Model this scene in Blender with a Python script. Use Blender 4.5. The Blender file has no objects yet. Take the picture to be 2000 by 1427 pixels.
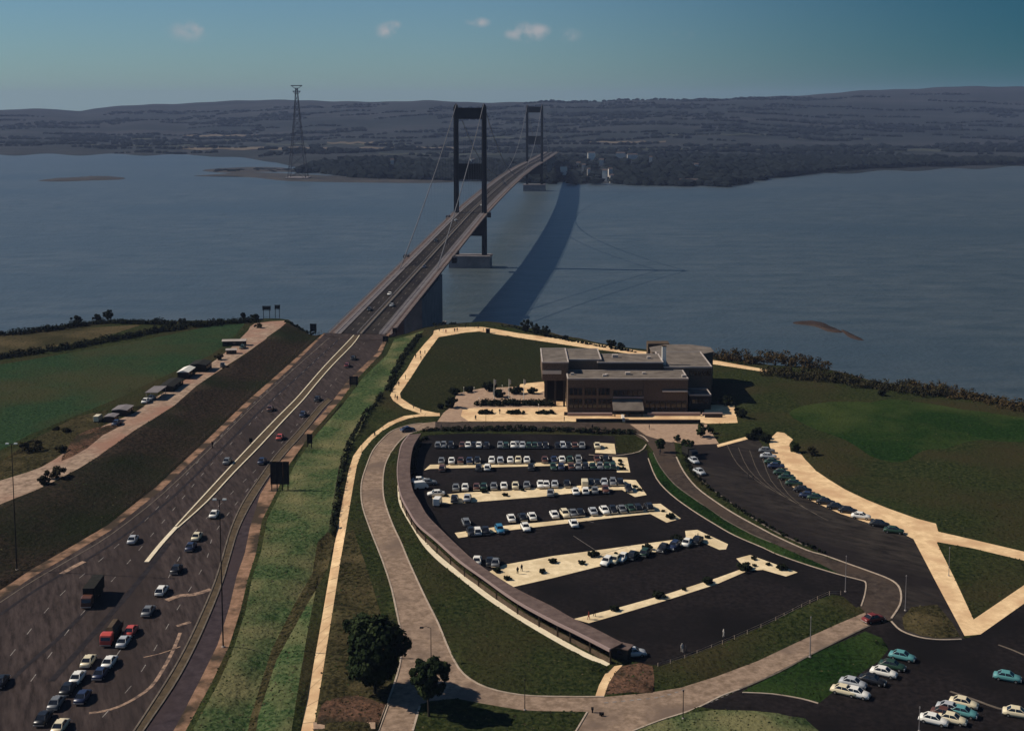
import bpy, bmesh, math, random
import numpy as np
from mathutils import Vector, Matrix
from mathutils.geometry import delaunay_2d_cdt
random.seed(7); rng=np.random.default_rng(7)
S=bpy.context.scene; COL=S.collection
# ---------------- camera ----------------
F=2415.0; YH=206.0; HC=142.7; ZL=32.0; PITCH=math.radians(6.0)
cam=bpy.data.objects.new('camera',bpy.data.cameras.new('camera')); COL.objects.link(cam)
cam.location=(0,0,HC); cam.rotation_euler=(math.pi/2-PITCH,0,0)
cam.data.sensor_width=36; cam.data.lens=36*F/2000
Y0=YH+F*math.tan(PITCH)
cam.data.shift_y=-(713.5-Y0)/2000
cam.data.clip_start=1; cam.data.clip_end=60000
S.camera=cam
# ---------------- light ----------------
SUN_EL=math.radians(39); SUN_AZ=math.radians(-82)   # azimuth from +Y, negative = left of the view
S.view_settings.view_transform='Standard'; S.view_settings.look='None'; S.view_settings.gamma=1; S.view_settings.exposure=0.3
try: S.view_settings.use_curve_mapping=False
except Exception: pass
W=bpy.data.worlds.new('World'); S.world=W; W.use_nodes=True
nt=W.node_tree; nt.nodes.clear(); NN=nt.nodes.new; LK=nt.links.new
out=NN('ShaderNodeOutputWorld'); bg=NN('ShaderNodeBackground'); bg.inputs['Strength'].default_value=0.07
sky=NN('ShaderNodeTexSky'); sky.sky_type='NISHITA'; sky.sun_disc=False; sky.sun_elevation=SUN_EL; sky.sun_rotation=SUN_AZ
sky.air_density=1.0; sky.dust_density=.3; sky.ozone_density=1.5
tc=NN('ShaderNodeTexCoord'); sep=NN('ShaderNodeSeparateXYZ'); mx=NN('ShaderNodeMath'); mx.operation='MAXIMUM'; mx.inputs[1].default_value=0.01
cmb=NN('ShaderNodeCombineXYZ'); LK(tc.outputs['Generated'],sep.inputs[0]); LK(sep.outputs[2],mx.inputs[0])
LK(sep.outputs[0],cmb.inputs[0]); LK(sep.outputs[1],cmb.inputs[1]); LK(mx.outputs[0],cmb.inputs[2]); LK(cmb.outputs[0],sky.inputs[0])
tint=NN('ShaderNodeMix'); tint.data_type='RGBA'; tint.blend_type='MULTIPLY'; tint.inputs[0].default_value=1
LK(sky.outputs[0],tint.inputs[6]); tint.inputs[7].default_value=(0.37,0.56,0.72,1)
# small thin clouds low in the sky: soft noise patches at fixed directions
def sky_dir(px,py):
    v=Vector(((px-1000)/F,1,-(py-YH)/F)); v.normalize(); return v
# the sky deepens to teal away from the sun
gr=NN('ShaderNodeMapRange'); gr.interpolation_type='SMOOTHSTEP'; LK(sep.outputs[0],gr.inputs[0]); gr.inputs[1].default_value=-.08; gr.inputs[2].default_value=.45
gm=NN('ShaderNodeMix'); gm.data_type='RGBA'; LK(gr.outputs[0],gm.inputs[0]); gm.inputs[6].default_value=(1,1,1,1); gm.inputs[7].default_value=(.08,.32,.38,1)
g2=NN('ShaderNodeMix'); g2.data_type='RGBA'; g2.blend_type='MULTIPLY'; g2.inputs[0].default_value=1; LK(tint.outputs[2],g2.inputs[6]); LK(gm.outputs[2],g2.inputs[7])
acc=g2.outputs[2]
cn=NN('ShaderNodeTexNoise'); cn.inputs['Scale'].default_value=70; cn.inputs['Detail'].default_value=6; LK(tc.outputs['Generated'],cn.inputs['Vector'])
for (px,py,r,st) in ((765,60,.014,1.0),(757,68,.010,.9),(775,50,.008,.9),(1030,66,.020,1.0),(1055,62,.012,.8),(1000,70,.010,.6),(940,47,.010,.8),(920,46,.006,.6),(375,64,.020,.6),(400,60,.012,.5),(1110,72,.014,.45),(1330,70,.012,.2)):
    d=sky_dir(px,py)
    sb=NN('ShaderNodeVectorMath'); sb.operation='SUBTRACT'; LK(tc.outputs['Generated'],sb.inputs[0]); sb.inputs[1].default_value=d
    sc=NN('ShaderNodeVectorMath'); sc.operation='MULTIPLY'; LK(sb.outputs[0],sc.inputs[0]); sc.inputs[1].default_value=(1,1,1.9)
    ln=NN('ShaderNodeVectorMath'); ln.operation='LENGTH'; LK(sc.outputs[0],ln.inputs[0])
    mr=NN('ShaderNodeMapRange'); mr.interpolation_type='SMOOTHSTEP'; LK(ln.outputs['Value'],mr.inputs[0])
    mr.inputs[1].default_value=0; mr.inputs[2].default_value=r; mr.inputs[3].default_value=1; mr.inputs[4].default_value=0
    nr=NN('ShaderNodeMapRange'); nr.interpolation_type='SMOOTHSTEP'; LK(cn.outputs[0],nr.inputs[0]); nr.inputs[1].default_value=.36; nr.inputs[2].default_value=.60
    ml=NN('ShaderNodeMath'); ml.operation='MULTIPLY'; LK(mr.outputs[0],ml.inputs[0]); LK(nr.outputs[0],ml.inputs[1])
    m2=NN('ShaderNodeMath'); m2.operation='MULTIPLY'; LK(ml.outputs[0],m2.inputs[0]); m2.inputs[1].default_value=st
    mc=NN('ShaderNodeMix'); mc.data_type='RGBA'; LK(m2.outputs[0],mc.inputs[0]); LK(acc,mc.inputs[6]); mc.inputs[7].default_value=(4.6,4.6,4.8,1)
    acc=mc.outputs[2]
LK(acc,bg.inputs[0]); LK(bg.outputs[0],out.inputs[0])
sl=bpy.data.lights.new('sun','SUN'); sl.energy=4.0; sl.angle=math.radians(.53); sl.color=(1,.90,.76)
sun=bpy.data.objects.new('sun',sl); COL.objects.link(sun)
sd=Vector((math.sin(SUN_AZ)*math.cos(SUN_EL),math.cos(SUN_AZ)*math.cos(SUN_EL),math.sin(SUN_EL)))
sun.rotation_euler=sd.to_track_quat('Z','Y').to_euler(); sun.location=sd*300+Vector((0,300,0))

# ---------------- helpers ----------------
cP,sP=math.cos(PITCH),math.sin(PITCH)
def P(px,py,z=ZL):
    "point at height z that stands at this place of the photograph's plan"
    u=(px-1000)/F; v=-(py-Y0)/F
    dx,dy,dz=u,cP+v*sP,-sP+v*cP
    t=(z-HC)/dz
    return Vector((dx*t,dy*t,z))
def PY(px,py,Y):
    u=(px-1000)/F; v=-(py-Y0)/F
    dx,dy,dz=u,cP+v*sP,-sP+v*cP
    t=Y/dy; return Vector((dx*t,Y,HC+dz*t))
def smooth(a): a=np.clip(a,0,1); return a*a*(3-2*a)
MAT={}
def mat(name,c1,c2=None,scale=1.0,rough=.9,bump=0.0,c3=None,s3=.03,metal=0,spec=.06,rot=0,stretch=(1,1,1),lo=.35,hi=.65,det=5,bscale=None,s3lo=.45,s3hi=.65):
    m=bpy.data.materials.new(name); m.use_nodes=True; n=m.node_tree; b=n.nodes['Principled BSDF']
    b.inputs['Roughness'].default_value=rough; b.inputs['Metallic'].default_value=metal; b.inputs['Specular IOR Level'].default_value=spec
    if c2 is None: b.inputs['Base Color'].default_value=(*c1,1)
    else:
        t=n.nodes.new('ShaderNodeTexCoord'); mp=n.nodes.new('ShaderNodeMapping'); mp.vector_type='TEXTURE'
        mp.inputs['Rotation'].default_value=(0,0,rot); mp.inputs['Scale'].default_value=stretch
        n.links.new(t.outputs['Object'],mp.inputs[0])
        no=n.nodes.new('ShaderNodeTexNoise'); no.inputs['Scale'].default_value=scale; no.inputs['Detail'].default_value=det; no.inputs['Roughness'].default_value=.65
        n.links.new(mp.outputs[0],no.inputs['Vector'])
        r=n.nodes.new('ShaderNodeMapRange'); r.inputs[1].default_value=lo; r.inputs[2].default_value=hi; n.links.new(no.outputs[0],r.inputs[0])
        mi=n.nodes.new('ShaderNodeMix'); mi.data_type='RGBA'; n.links.new(r.outputs[0],mi.inputs[0]); mi.inputs[6].default_value=(*c1,1); mi.inputs[7].default_value=(*c2,1)
        last=mi.outputs[2]
        if c3:
            n3=n.nodes.new('ShaderNodeTexNoise'); n3.inputs['Scale'].default_value=s3; n3.inputs['Detail'].default_value=4; n.links.new(mp.outputs[0],n3.inputs['Vector'])
            r3=n.nodes.new('ShaderNodeMapRange'); r3.inputs[1].default_value=s3lo; r3.inputs[2].default_value=s3hi; n.links.new(n3.outputs[0],r3.inputs[0])
            m3=n.nodes.new('ShaderNodeMix'); m3.data_type='RGBA'; n.links.new(r3.outputs[0],m3.inputs[0]); n.links.new(last,m3.inputs[6]); m3.inputs[7].default_value=(*c3,1); last=m3.outputs[2]
        n.links.new(last,b.inputs['Base Color'])
        if bump:
            nb=n.nodes.new('ShaderNodeTexNoise'); nb.inputs['Scale'].default_value=bscale or scale*2; nb.inputs['Detail'].default_value=5; n.links.new(t.outputs['Object'],nb.inputs['Vector'])
            bn=n.nodes.new('ShaderNodeBump'); bn.inputs['Strength'].default_value=1; bn.inputs['Distance'].default_value=bump; n.links.new(nb.outputs[0],bn.inputs['Height']); n.links.new(bn.outputs[0],b.inputs['Normal'])
    MAT[name]=m; return m
class MB:
    def __init__(s): s.v=[]; s.f=[]; s.m=[]; s.mats=[]; s.cur=0
    def use(s,m):
        if m not in s.mats: s.mats.append(m)
        s.cur=s.mats.index(m); return s
    def add(s,vs,fs):
        o=len(s.v); s.v+= [tuple(v) for v in vs]; s.f+=[tuple(i+o for i in f) for f in fs]; s.m+=[s.cur]*len(fs); return s
    def box(s,x0,x1,y0,y1,z0,z1,M=None,taper=0,ty=None):
        if ty is None: ty=taper
        t=taper
        vs=[(x0,y0,z0),(x1,y0,z0),(x1,y1,z0),(x0,y1,z0),(x0+t,y0+ty,z1),(x1-t,y0+ty,z1),(x1-t,y1-ty,z1),(x0+t,y1-ty,z1)]
        if M is not None: vs=[M@Vector(v) for v in vs]
        return s.add(vs,[(3,2,1,0),(4,5,6,7),(0,1,5,4),(1,2,6,5),(2,3,7,6),(3,0,4,7)])
    def tube(s,a,b,r,r2=None,n=6):
        a=Vector(a); b=Vector(b); r2=r if r2 is None else r2
        d=(b-a); 
        if d.length<1e-6: return s
        q=d.to_track_quat('Z','Y'); vs=[]
        for P_,R in ((a,r),(b,r2)):
            for i in range(n): vs.append(P_+q@Vector((R*math.cos(2*math.pi*i/n),R*math.sin(2*math.pi*i/n),0)))
        fs=[(i,(i+1)%n,n+(i+1)%n,n+i) for i in range(n)]+[tuple(range(n-1,-1,-1)),tuple(range(n,2*n))]
        return s.add(vs,fs)
    def prism(s,poly,z0,z1):
        n=len(poly); A=sum(poly[i][0]*poly[(i+1)%n][1]-poly[(i+1)%n][0]*poly[i][1] for i in range(n))
        if A<0: poly=poly[::-1]
        vs=[(p[0],p[1],z0) for p in poly]+[(p[0],p[1],z1) for p in poly]
        return s.add(vs,[tuple(range(n-1,-1,-1)),tuple(range(n,2*n))]+[(i,(i+1)%n,n+(i+1)%n,n+i) for i in range(n)])
    def ribbon(s,A,B,z0,z1):
        "solid strip between two polylines of 2D points, from z0 up to z1"
        n=len(A); vs=[]
        for a,b in zip(A,B): vs+=[(a[0],a[1],z0),(b[0],b[1],z0),(b[0],b[1],z1),(a[0],a[1],z1)]
        fs=[]
        for i in range(n-1):
            o=i*4; 
            for k in range(4): fs.append((o+k,o+(k+1)%4,o+4+(k+1)%4,o+4+k))
        fs+=[(3,2,1,0),(n*4-4,n*4-3,n*4-2,n*4-1)]
        return s.add(vs,fs)
    def mesh(s,name,smooth=False):
        me=bpy.data.meshes.new(name); me.from_pydata(s.v,[],s.f)
        for m in s.mats: me.materials.append(m)
        me.polygons.foreach_set('material_index',s.m)
        if smooth: me.polygons.foreach_set('use_smooth',[True]*len(me.polygons))
        bm=bmesh.new(); bm.from_mesh(me); bmesh.ops.recalc_face_normals(bm,faces=bm.faces); bm.to_mesh(me); bm.free()
        return me
    def obj(s,name,parent=None,smooth=False,loc=None):
        return link(name,s.mesh(name,smooth),parent,loc)
def link(name,me,parent=None,loc=None):
    o=bpy.data.objects.new(name,me); COL.objects.link(o)
    if parent: o.parent=parent
    if loc is not None: o.location=loc
    return o
def tag(o,label=None,cat=None,group=None,kind=None):
    if label: o['label']=label
    if cat: o['category']=cat
    if group: o['group']=group
    if kind: o['kind']=kind
    return o
def thing(name,label,cat,loc=(0,0,0),rz=0,group=None):
    o=bpy.data.objects.new(name,None); COL.objects.link(o); o.location=loc; o.rotation_euler=(0,0,rz); o.empty_display_size=.3
    return tag(o,label,cat,group)
def dup(root,loc,rz,label,group=None,scale=None,matmap=None):
    kids=list(root.children)
    def cp(o,par):
        c=o.copy(); COL.objects.link(c)
        if par: c.parent=par
        if matmap and o.type=='MESH':
            c.data=matmap(o.data)
        for k in list(o.children): cp(k,c)
        return c
    r=cp(root,None); r.location=loc; r.rotation_euler=(0,0,rz); r['label']=label
    if group: r['group']=group
    if scale: r.scale=scale
    return r
def cat_rom(pts,n=4,closed=False):
    out=[]; N=len(pts); pts=[Vector(p) for p in pts]
    for i in range(N if closed else N-1):
        p0=pts[(i-1)%N] if (closed or i>0) else pts[0]; p1=pts[i]; p2=pts[(i+1)%N]; p3=pts[(i+2)%N] if (closed or i+2<N) else pts[-1]
        for k in range(n):
            t=k/n; out.append(.5*((2*p1)+(-p0+p2)*t+(2*p0-5*p1+4*p2-p3)*t*t+(-p0+3*p1-3*p2+p3)*t**3))
    if not closed: out.append(pts[-1])
    return out
# ---------------- materials ----------------
MROT=math.atan2(-1,.42)   # along the motorway
def grass(name,a,b,c,s=.9,s3=.035,bump=.5,**k): return mat(name,a,b,s,1,bump,c3=c,s3=s3,spec=.02,bscale=.9,lo=.38,hi=.62,det=8,**k)
grass('grass',(.010,.017,.006),(.040,.046,.016),(.036,.032,.014))
grass('grass_green',(.018,.042,.014),(.086,.116,.048),(.150,.140,.066),s3=.06)
grass('grass_field',(.012,.030,.013),(.032,.060,.026),(.042,.044,.020),s3=.02)
grass('grass_right',(.004,.014,.003),(.016,.038,.009),(.040,.062,.018),s3=.018)
grass('grass_dry',(.055,.044,.022),(.11,.085,.045),(.035,.032,.015))
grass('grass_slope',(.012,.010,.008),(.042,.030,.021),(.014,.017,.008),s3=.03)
grass('grass_lawn',(.010,.012,.004),(.034,.034,.014),(.018,.022,.008),s3=.03)
grass('grass_rough',(.012,.012,.005),(.062,.052,.024),(.085,.066,.032),s3=.10,s3lo=.52,s3hi=.72)
grass('earth_red',(.05,.032,.022),(.15,.080,.052),(.03,.026,.016),s3=.12)
mat('sand_path',(.64,.43,.235),(.88,.63,.36),.45,.95,.02,c3=(.60,.38,.21),s3=.12,det=8)
mat('sand_track',(.20,.14,.10),(.42,.30,.22),.5,.95,.1,c3=(.28,.155,.11),s3=.05)
mat('paving',(.30,.20,.14),(.42,.29,.20),.8,.95,.02)
mat('island',(.64,.50,.30),(.88,.71,.46),.5,.95,.02,c3=(.62,.48,.29),s3=.15,det=8)
mat('verge',(.17,.10,.062),(.34,.20,.13),.5,.95,.1,c3=(.055,.040,.028),s3=.12,s3lo=.46,s3hi=.58)
mat('asphalt_motorway',(.024,.018,.017),(.066,.049,.045),.9,.95,.01,c3=(.032,.024,.022),s3=.05,rot=math.radians(-68),stretch=(6,1,1))
mat('asphalt_slip',(.030,.022,.025),(.062,.046,.050),.5,.85,.01,c3=(.05,.035,.035),s3=.05)
mat('asphalt_carpark',(.006,.005,.005),(.024,.019,.019),.9,.9,.01,c3=(.007,.006,.006),s3=.05,lo=.35,hi=.72,det=9)
mat('asphalt_coach',(.012,.010,.009),(.046,.038,.032),.5,.8,.01,c3=(.014,.011,.011),s3=.03,stretch=(3,1,1),rot=math.radians(-38))
mat('asphalt_road',(.17,.118,.082),(.33,.235,.170),.7,.9,.01,c3=(.16,.115,.088),s3=.08)
mat('asphalt_road_dark',(.032,.024,.020),(.075,.056,.045),.7,.9,.01,c3=(.068,.048,.036),s3=.06)
mat('kerb_stone',(.32,.25,.19),(.46,.37,.29),.5,.9)
mat('kerb_dark',(.10,.08,.065),(.17,.14,.11),.5,.9)
mat('kerb_white',(.66,.56,.40),(.78,.68,.50),.5,.9)
mat('marking',(.30,.27,.25),(.13,.11,.10),.8,.8)
mat('concrete',(.16,.145,.15),(.24,.215,.215),.12,.9,.03)
mat('concrete_pale',(.35,.30,.27),(.46,.40,.36),.3,.9,.02)
mat('steel_dark',(.012,.011,.013),(.020,.018,.020),.1,.6)
mat('cable',(.14,.14,.15),rough=.6)
mat('footway',(.13,.095,.082),(.21,.155,.135),.25,.9)
mat('rail',(.20,.185,.185),rough=.6)
mat('brick_brown',(.085,.062,.046),(.15,.11,.082),2.5,.9,.02)
mat('brick_dark',(.035,.028,.025),(.055,.045,.038),2.5,.9,.02)
mat('roof_felt',(.11,.092,.078),(.19,.16,.135),.25,.95,.02)
mat('roof_brown',(.095,.066,.058),(.155,.110,.096),.4,.9,.01)
mat('trim_pale',(.62,.55,.47),rough=.7)
mat('trim_pink',(.30,.22,.20),rough=.7)
mat('gap_shade',(.012,.010,.010),rough=.8)  # near-black standing in for shade in recesses and under the wing
mat('window_glass',(.012,.014,.018),rough=.15,spec=.6)
mat('white_paint',(.78,.74,.66),rough=.5)
mat('board_dark',(.018,.018,.016),(.028,.026,.022),1,.8)
mat('timber',(.07,.05,.035),(.11,.08,.055),1,.9)
mat('bark',(.035,.027,.020),(.055,.042,.03),2,.95)
mat('leaf_dark',(.008,.015,.006),(.020,.030,.011),.9,.9,spec=.05)
mat('leaf_mid',(.020,.032,.012),(.040,.052,.020),.9,.9,spec=.05)
for nm_,c_ in (('tuft_dark',(.014,.020,.008)),('tuft_green',(.034,.052,.016)),('tuft_straw',(.085,.074,.036)),('tuft_brown',(.038,.028,.018))): mat(nm_,c_,spec=.02)
mat('leaf_scrub',(.020,.020,.010),(.045,.038,.018),.4,.95,spec=.05)
mat('leaf_brown',(.034,.026,.012),(.070,.048,.021),.4,.95,spec=.05)
mat('leaf_hedge',(.008,.011,.006),(.018,.022,.010),.8,.95,spec=.05)
mat('cliff_rock',(.10,.05,.035),(.20,.12,.09),.2,.95,.5)
mat('mud',(.035,.035,.035),(.065,.058,.050),.02,.7)
mat('mud_brown',(.03,.021,.017),(.055,.036,.028),.05,.8)
mat('rubber',(.012,.012,.012),rough=.8)
mat('chrome',(.55,.55,.55),rough=.3,metal=.8)
mat('lamp_glass',(.7,.7,.66),rough=.3)
mat('skin_cloth',(.03,.028,.03),rough=.9)
mat('cloth_red',(.25,.05,.04),rough=.9)
mat('cloth_pale',(.5,.45,.4),rough=.9)

# ---------------- land plan ----------------
MLEFT=[(-330,1400),(-160,1265),(-60,1195),(0,1152),(60,1112),(130,1072),(210,1025),(305,950),(400,862),(480,785),(560,715),(632,652)]
mleftW=[P(*p) for p in MLEFT]
mleftW=[mleftW[0]+(mleftW[0]-mleftW[1])*6]+mleftW+[mleftW[-1]+(mleftW[-1]-mleftW[-2])*4]
LW=np.array([(p.x,p.y) for p in mleftW])
def dist_poly(X,Y,L):
    best=np.full(X.shape,1e9); sg=np.zeros(X.shape)
    for a,b in zip(L[:-1],L[1:]):
        d=b-a; t=np.clip(((X-a[0])*d[0]+(Y-a[1])*d[1])/(d@d),0,1)
        qx=X-a[0]-t*d[0]; qy=Y-a[1]-t*d[1]; D=np.hypot(qx,qy); c=d[0]*qy-d[1]*qx
        m=D<best; best=np.where(m,D,best); sg=np.where(m,np.sign(c),sg)
    return best,sg
DITCH=np.array([tuple(P(*p)[:2]) for p in [(642,1050),(610,1110),(572,1175),(540,1240),(505,1330),(470,1427),(440,1520)]])
def H(X,Y):
    X=np.asarray(X,float); Y=np.asarray(Y,float)
    d,s=dist_poly(X,Y,LW)
    z=ZL+3.2*smooth((d*s-3)/20)
    d2,_=dist_poly(X,Y,DITCH); z=z-1.3*np.exp(-(d2/3.0)**2)
    return z
def G(px,py):
    p=P(px,py)
    for _ in range(8): p=P(px,py,float(H(p.x,p.y)))
    return p
R=[]   # (name, material, polygon in world 2D)
def region(name,m,pts,curve=0,closed=True):
    w=[G(*p) for p in pts]
    if curve: w=cat_rom(w,curve,closed)
    R.append((name,m,[(p.x,p.y) for p in w]))
COAST=[(-900,735),(-500,705),(-200,676),(0,652),(60,645),(150,632),(220,627),(300,627),(380,627),(460,626),(545,622),(585,640),(612,655),(640,657),(700,664),(750,662),(790,652),(830,640),(870,634),(950,628),(1020,638),(1100,655),(1200,675),(1300,686),(1400,692),(1500,712),(1600,718),(1700,742),(1800,760),(1900,772),(2000,790),(2200,825),(2500,870),(2900,930)]
coastW=[G(*p) for p in COAST]; coastW=cat_rom(coastW,3)
rr=random.Random(3)
coastW=[Vector((p.x+rr.uniform(-.8,.8),p.y+rr.uniform(-1.2,1.2),p.z)) for p in coastW]
land=[(p.x,p.y) for p in coastW]+[(coastW[-1].x+50,20),(coastW[0].x-50,20)]
R.append(('grass','grass',land))
region('field','grass_dry',[(-700,760),(-200,700),(0,655),(90,642),(180,640),(278,633),(215,655),(90,682),(0,692),(-300,730),(-700,800)])
region('field','grass_field',[(-700,880),(-300,775),(0,712),(120,693),(290,662),(420,635),(478,632),(460,655),(415,690),(350,722),(300,745),(240,775),(150,812),(60,850),(0,880),(-300,980)])
region('grass_bank','grass_rough',[(-200,900),(0,905),(60,862),(150,815),(215,800),(190,835),(150,870),(110,905),(0,935),(-200,1010)])
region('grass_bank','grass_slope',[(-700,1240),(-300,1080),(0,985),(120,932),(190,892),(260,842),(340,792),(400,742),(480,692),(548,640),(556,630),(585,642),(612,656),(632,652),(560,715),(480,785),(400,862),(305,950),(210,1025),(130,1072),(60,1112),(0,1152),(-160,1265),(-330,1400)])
region('service_track','sand_track',[(-300,1035),(0,938),(80,912),(130,880),(155,860),(200,832),(262,806),(300,778),(345,752),(392,722),(432,695),(462,668),(485,645),(497,632),(556,626),(548,640),(480,690),(400,742),(340,792),(260,842),(190,892),(120,932),(0,985),(-300,1080)],2)
region('earth_bank','earth_red',[(130,880),(150,852),(190,835),(240,828),(200,850),(170,875),(120,900)],2)
# motorway
region('roadside_verge','verge',[(-330,1400),(-160,1265),(-60,1195),(0,1152),(60,1112),(130,1072),(210,1025),(305,950),(400,862),(480,785),(560,715),(632,650),(762,650),(745,690),(695,742),(665,782),(605,850),(566,905),(540,960),(512,1015),(500,1080),(484,1130),(470,1190),(447,1262),(412,1335),(362,1427),(330,1490),(200,1700),(-600,1700)])
region('motorway','asphalt_motorway',[(-330,1428),(-160,1288),(-60,1215),(0,1170),(60,1128),(134,1085),(215,1036),(315,957),(408,869),(488,790),(567,719),(636,650),(757,650),(735,690),(680,742),(650,782),(590,850),(548,900),(508,965),(488,1030),(478,1080),(462,1125),(448,1185),(425,1258),(392,1325),(345,1415),(300,1490),(180,1700),(-600,1700)])
region('slip_road','asphalt_slip',[(625,800),(540,895),(480,985),(445,1080),(425,1150),(395,1245),(335,1350),(275,1427),(200,1530),(280,1530),(345,1415),(392,1325),(425,1258),(448,1185),(462,1125),(478,1080),(488,1030),(508,965),(548,900),(590,850),(640,795)])
region('grass_bank','grass_green',[(400,1500),(378,1427),(430,1330),(458,1262),(480,1190),(492,1130),(510,1080),(522,1015),(548,962),(578,905),(615,852),(676,782),(706,742),(756,692),(770,662),(800,655),(828,645),(800,680),(775,735),(745,770),(722,800),(700,845),(680,880),(665,940),(655,1000),(640,1060),(625,1110),(600,1240),(585,1330),(570,1427),(565,1500)])
region('grass_bank','grass_rough',[(610,1120),(620,1060),(640,1040),(655,1050),(640,1110),(600,1180),(540,1290),(505,1400),(490,1500),(470,1500),(490,1400),(530,1270),(575,1180)])
# long footpath
PL=[(859,806),(821,808),(789,812),(758,825),(726,848),(705,869),(690,890),(681,918),(671,968),(663,1010),(655,1052),(647,1100),(630,1200),(612,1300),(588,1427),(570,1520)]
PR=[(859,812),(820,813),(800,816),(774,825),(745,842),(726,859),(707,882),(697,909),(690,947),(683,989),(674,1042),(665,1094),(650,1190),(637,1270),(612,1427),(598,1520)]
region('footpath','sand_path',PL+PR[::-1])
mat('joint',(.36,.24,.14))
region('grass_bank','grass_rough',[(600,1520),(612,1427),(637,1270),(650,1190),(665,1094),(674,1042),(690,1035),(720,1120),(745,1200),(770,1290),(760,1370),(738,1427),(720,1520)])
region('earth_bank','earth_red',[(618,1427),(628,1380),(650,1365),(700,1355),(745,1375),(757,1378),(742,1415),(700,1412),(640,1415)],2)
# footpath round the lawn
region('lawn','grass_lawn',[(779,772),(800,740),(825,700),(845,675),(860,656),(900,652),(936,645),(1000,656),(1150,682),(1255,692),(1062,705),(1062,745),(1000,758),(905,762),(890,805),(850,806),(810,795),(785,780)])
region('footpath','sand_path',[(762,772),(768,758),(780,740),(794,722),(810,694),(830,670),(846,653),(846,646),(862,642),(894,639),(940,638),(965,642),(1010,650),(1150,669),(1248,685),(1300,690),(1400,704),(1500,722),(1500,727),(1400,712),(1290,698),(1240,692),(1150,680),(990,656),(936,647),(894,652),(857,658),(842,678),(826,700),(802,738),(781,768),(783,777),(806,792),(828,801),(858,807),(846,809),(822,808),(788,796),(768,782)])
# terrace
region('plaza','paving',[(852,826),(866,806),(880,795),(893,768),(940,758),(1062,752),(1112,748),(1112,806),(1112,823),(900,823)])
region('plaza','sand_path',[(1012,764),(1016,750),(1030,748),(1062,745),(1066,762),(1045,770),(1030,768)])
region('plaza','sand_path',[(900,812),(904,798),(935,796),(1078,796),(1080,780),(1112,778),(1112,808),(1340,808),(1375,808),(1376,800),(1385,790),(1434,790),(1441,826),(1378,827),(1340,824),(915,822)])
# roads round the car park
RL=[(850,823),(825,826),(802,829),(768,840),(747,857),(728,880),(716,909),(707,937),(705,964),(709,993),(722,1031),(737,1069),(749,1100),(765,1150),(778,1210),(785,1255),(780,1300),(765,1350),(750,1390),(735,1435),(710,1520)]
region('access_road','asphalt_road',RL+[(788,1520),(806,1427),(820,1375),(840,1368),(892,1363),(937,1372),(1025,1387),(1147,1389),(1125,1427),(1085,1520),(1195,1520),(1236,1427),(1290,1407),(1335,1393),(1368,1380),(1410,1359),(1444,1347),(1520,1314),(1586,1278),(1670,1236),(1700,1221),(1690,1195),(1640,1216),(1560,1252),(1480,1290),(1400,1320),(1330,1342),(1260,1353),(1180,1360),(1100,1360),(1020,1357),(950,1342),(905,1315),(880,1275),(855,1215),(830,1165),(800,1100),(783,1059),(768,1027),(756,995),(749,968),(748,935),(753,905),(766,880),(781,861),(798,848),(815,842),(840,838),(850,836)])
region('access_road','asphalt_road_dark',[(850,823),(900,824),(1100,824),(1270,826),(1380,828),(1404,866),(1345,872),(1334,864),(1317,862),(1300,870),(1290,884),(1276,881),(1262,862),(1238,848),(1100,842),(900,838),(850,838)])
region('access_road','paving',[(1230,828),(1380,828),(1404,866),(1360,868),(1300,862),(1262,850)])
region('car_park','asphalt_carpark',[(830,850),(900,846),(1100,848),(1242,852),(1262,865),(1266,900),(1282,934),(1310,965),(1352,996),(1397,1024),(1436,1046),(1492,1070),(1520,1083),(1580,1104),(1640,1122),(1679,1132),(1691,1137),(1689,1161),(1680,1185),(1672,1186),(1648,1165),(1625,1160),(1500,1218),(1400,1260),(1290,1300),(1250,1295),(1205,1268),(1145,1250),(1050,1200),(930,1122),(873,1080),(842,1050),(806,1010),(785,968),(780,920),(786,885),(800,862)])
region('grass_verge','grass_lawn',[(1200,852),(1236,850),(1258,858),(1268,875),(1250,885),(1205,884)])
region('grass_verge','grass_right',[(1266,884),(1276,881),(1290,912),(1318,946),(1363,979),(1413,1013),(1464,1041),(1506,1059),(1600,1100),(1640,1120),(1580,1103),(1520,1083),(1492,1070),(1436,1046),(1397,1024),(1352,996),(1310,965),(1282,934)])
region('perimeter_road','asphalt_road_dark',[(1276,881),(1300,866),(1317,862),(1321,892),(1335,920),(1360,951),(1397,979),(1436,1004),(1478,1027),(1520,1049),(1576,1074),(1632,1094),(1655,1100),(1700,1116),(1736,1130),(1754,1143),(1760,1161),(1757,1182),(1739,1210),(1700,1221),(1690,1195),(1680,1185),(1689,1161),(1691,1137),(1679,1132),(1640,1120),(1600,1100),(1506,1059),(1464,1041),(1413,1013),(1363,979),(1318,946),(1290,912)])
region('coach_park','asphalt_coach',[(1334,864),(1345,870),(1404,866),(1440,862),(1466,852),(1485,862),(1500,890),(1530,935),(1580,975),(1640,1002),(1700,1022),(1750,1035),(1784,1052),(1830,1140),(1884,1241),(1880,1247),(1835,1248),(1796,1243),(1760,1230),(1739,1210),(1757,1182),(1760,1161),(1754,1143),(1736,1130),(1700,1116),(1655,1100),(1610,1083),(1576,1066),(1520,1041),(1464,1007),(1419,976),(1380,946),(1352,918),(1338,892)])
region('grass_verge','grass_rough',[(1762,1205),(1780,1185),(1830,1180),(1860,1215),(1876,1243),(1835,1246),(1798,1240),(1766,1228)])
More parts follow.
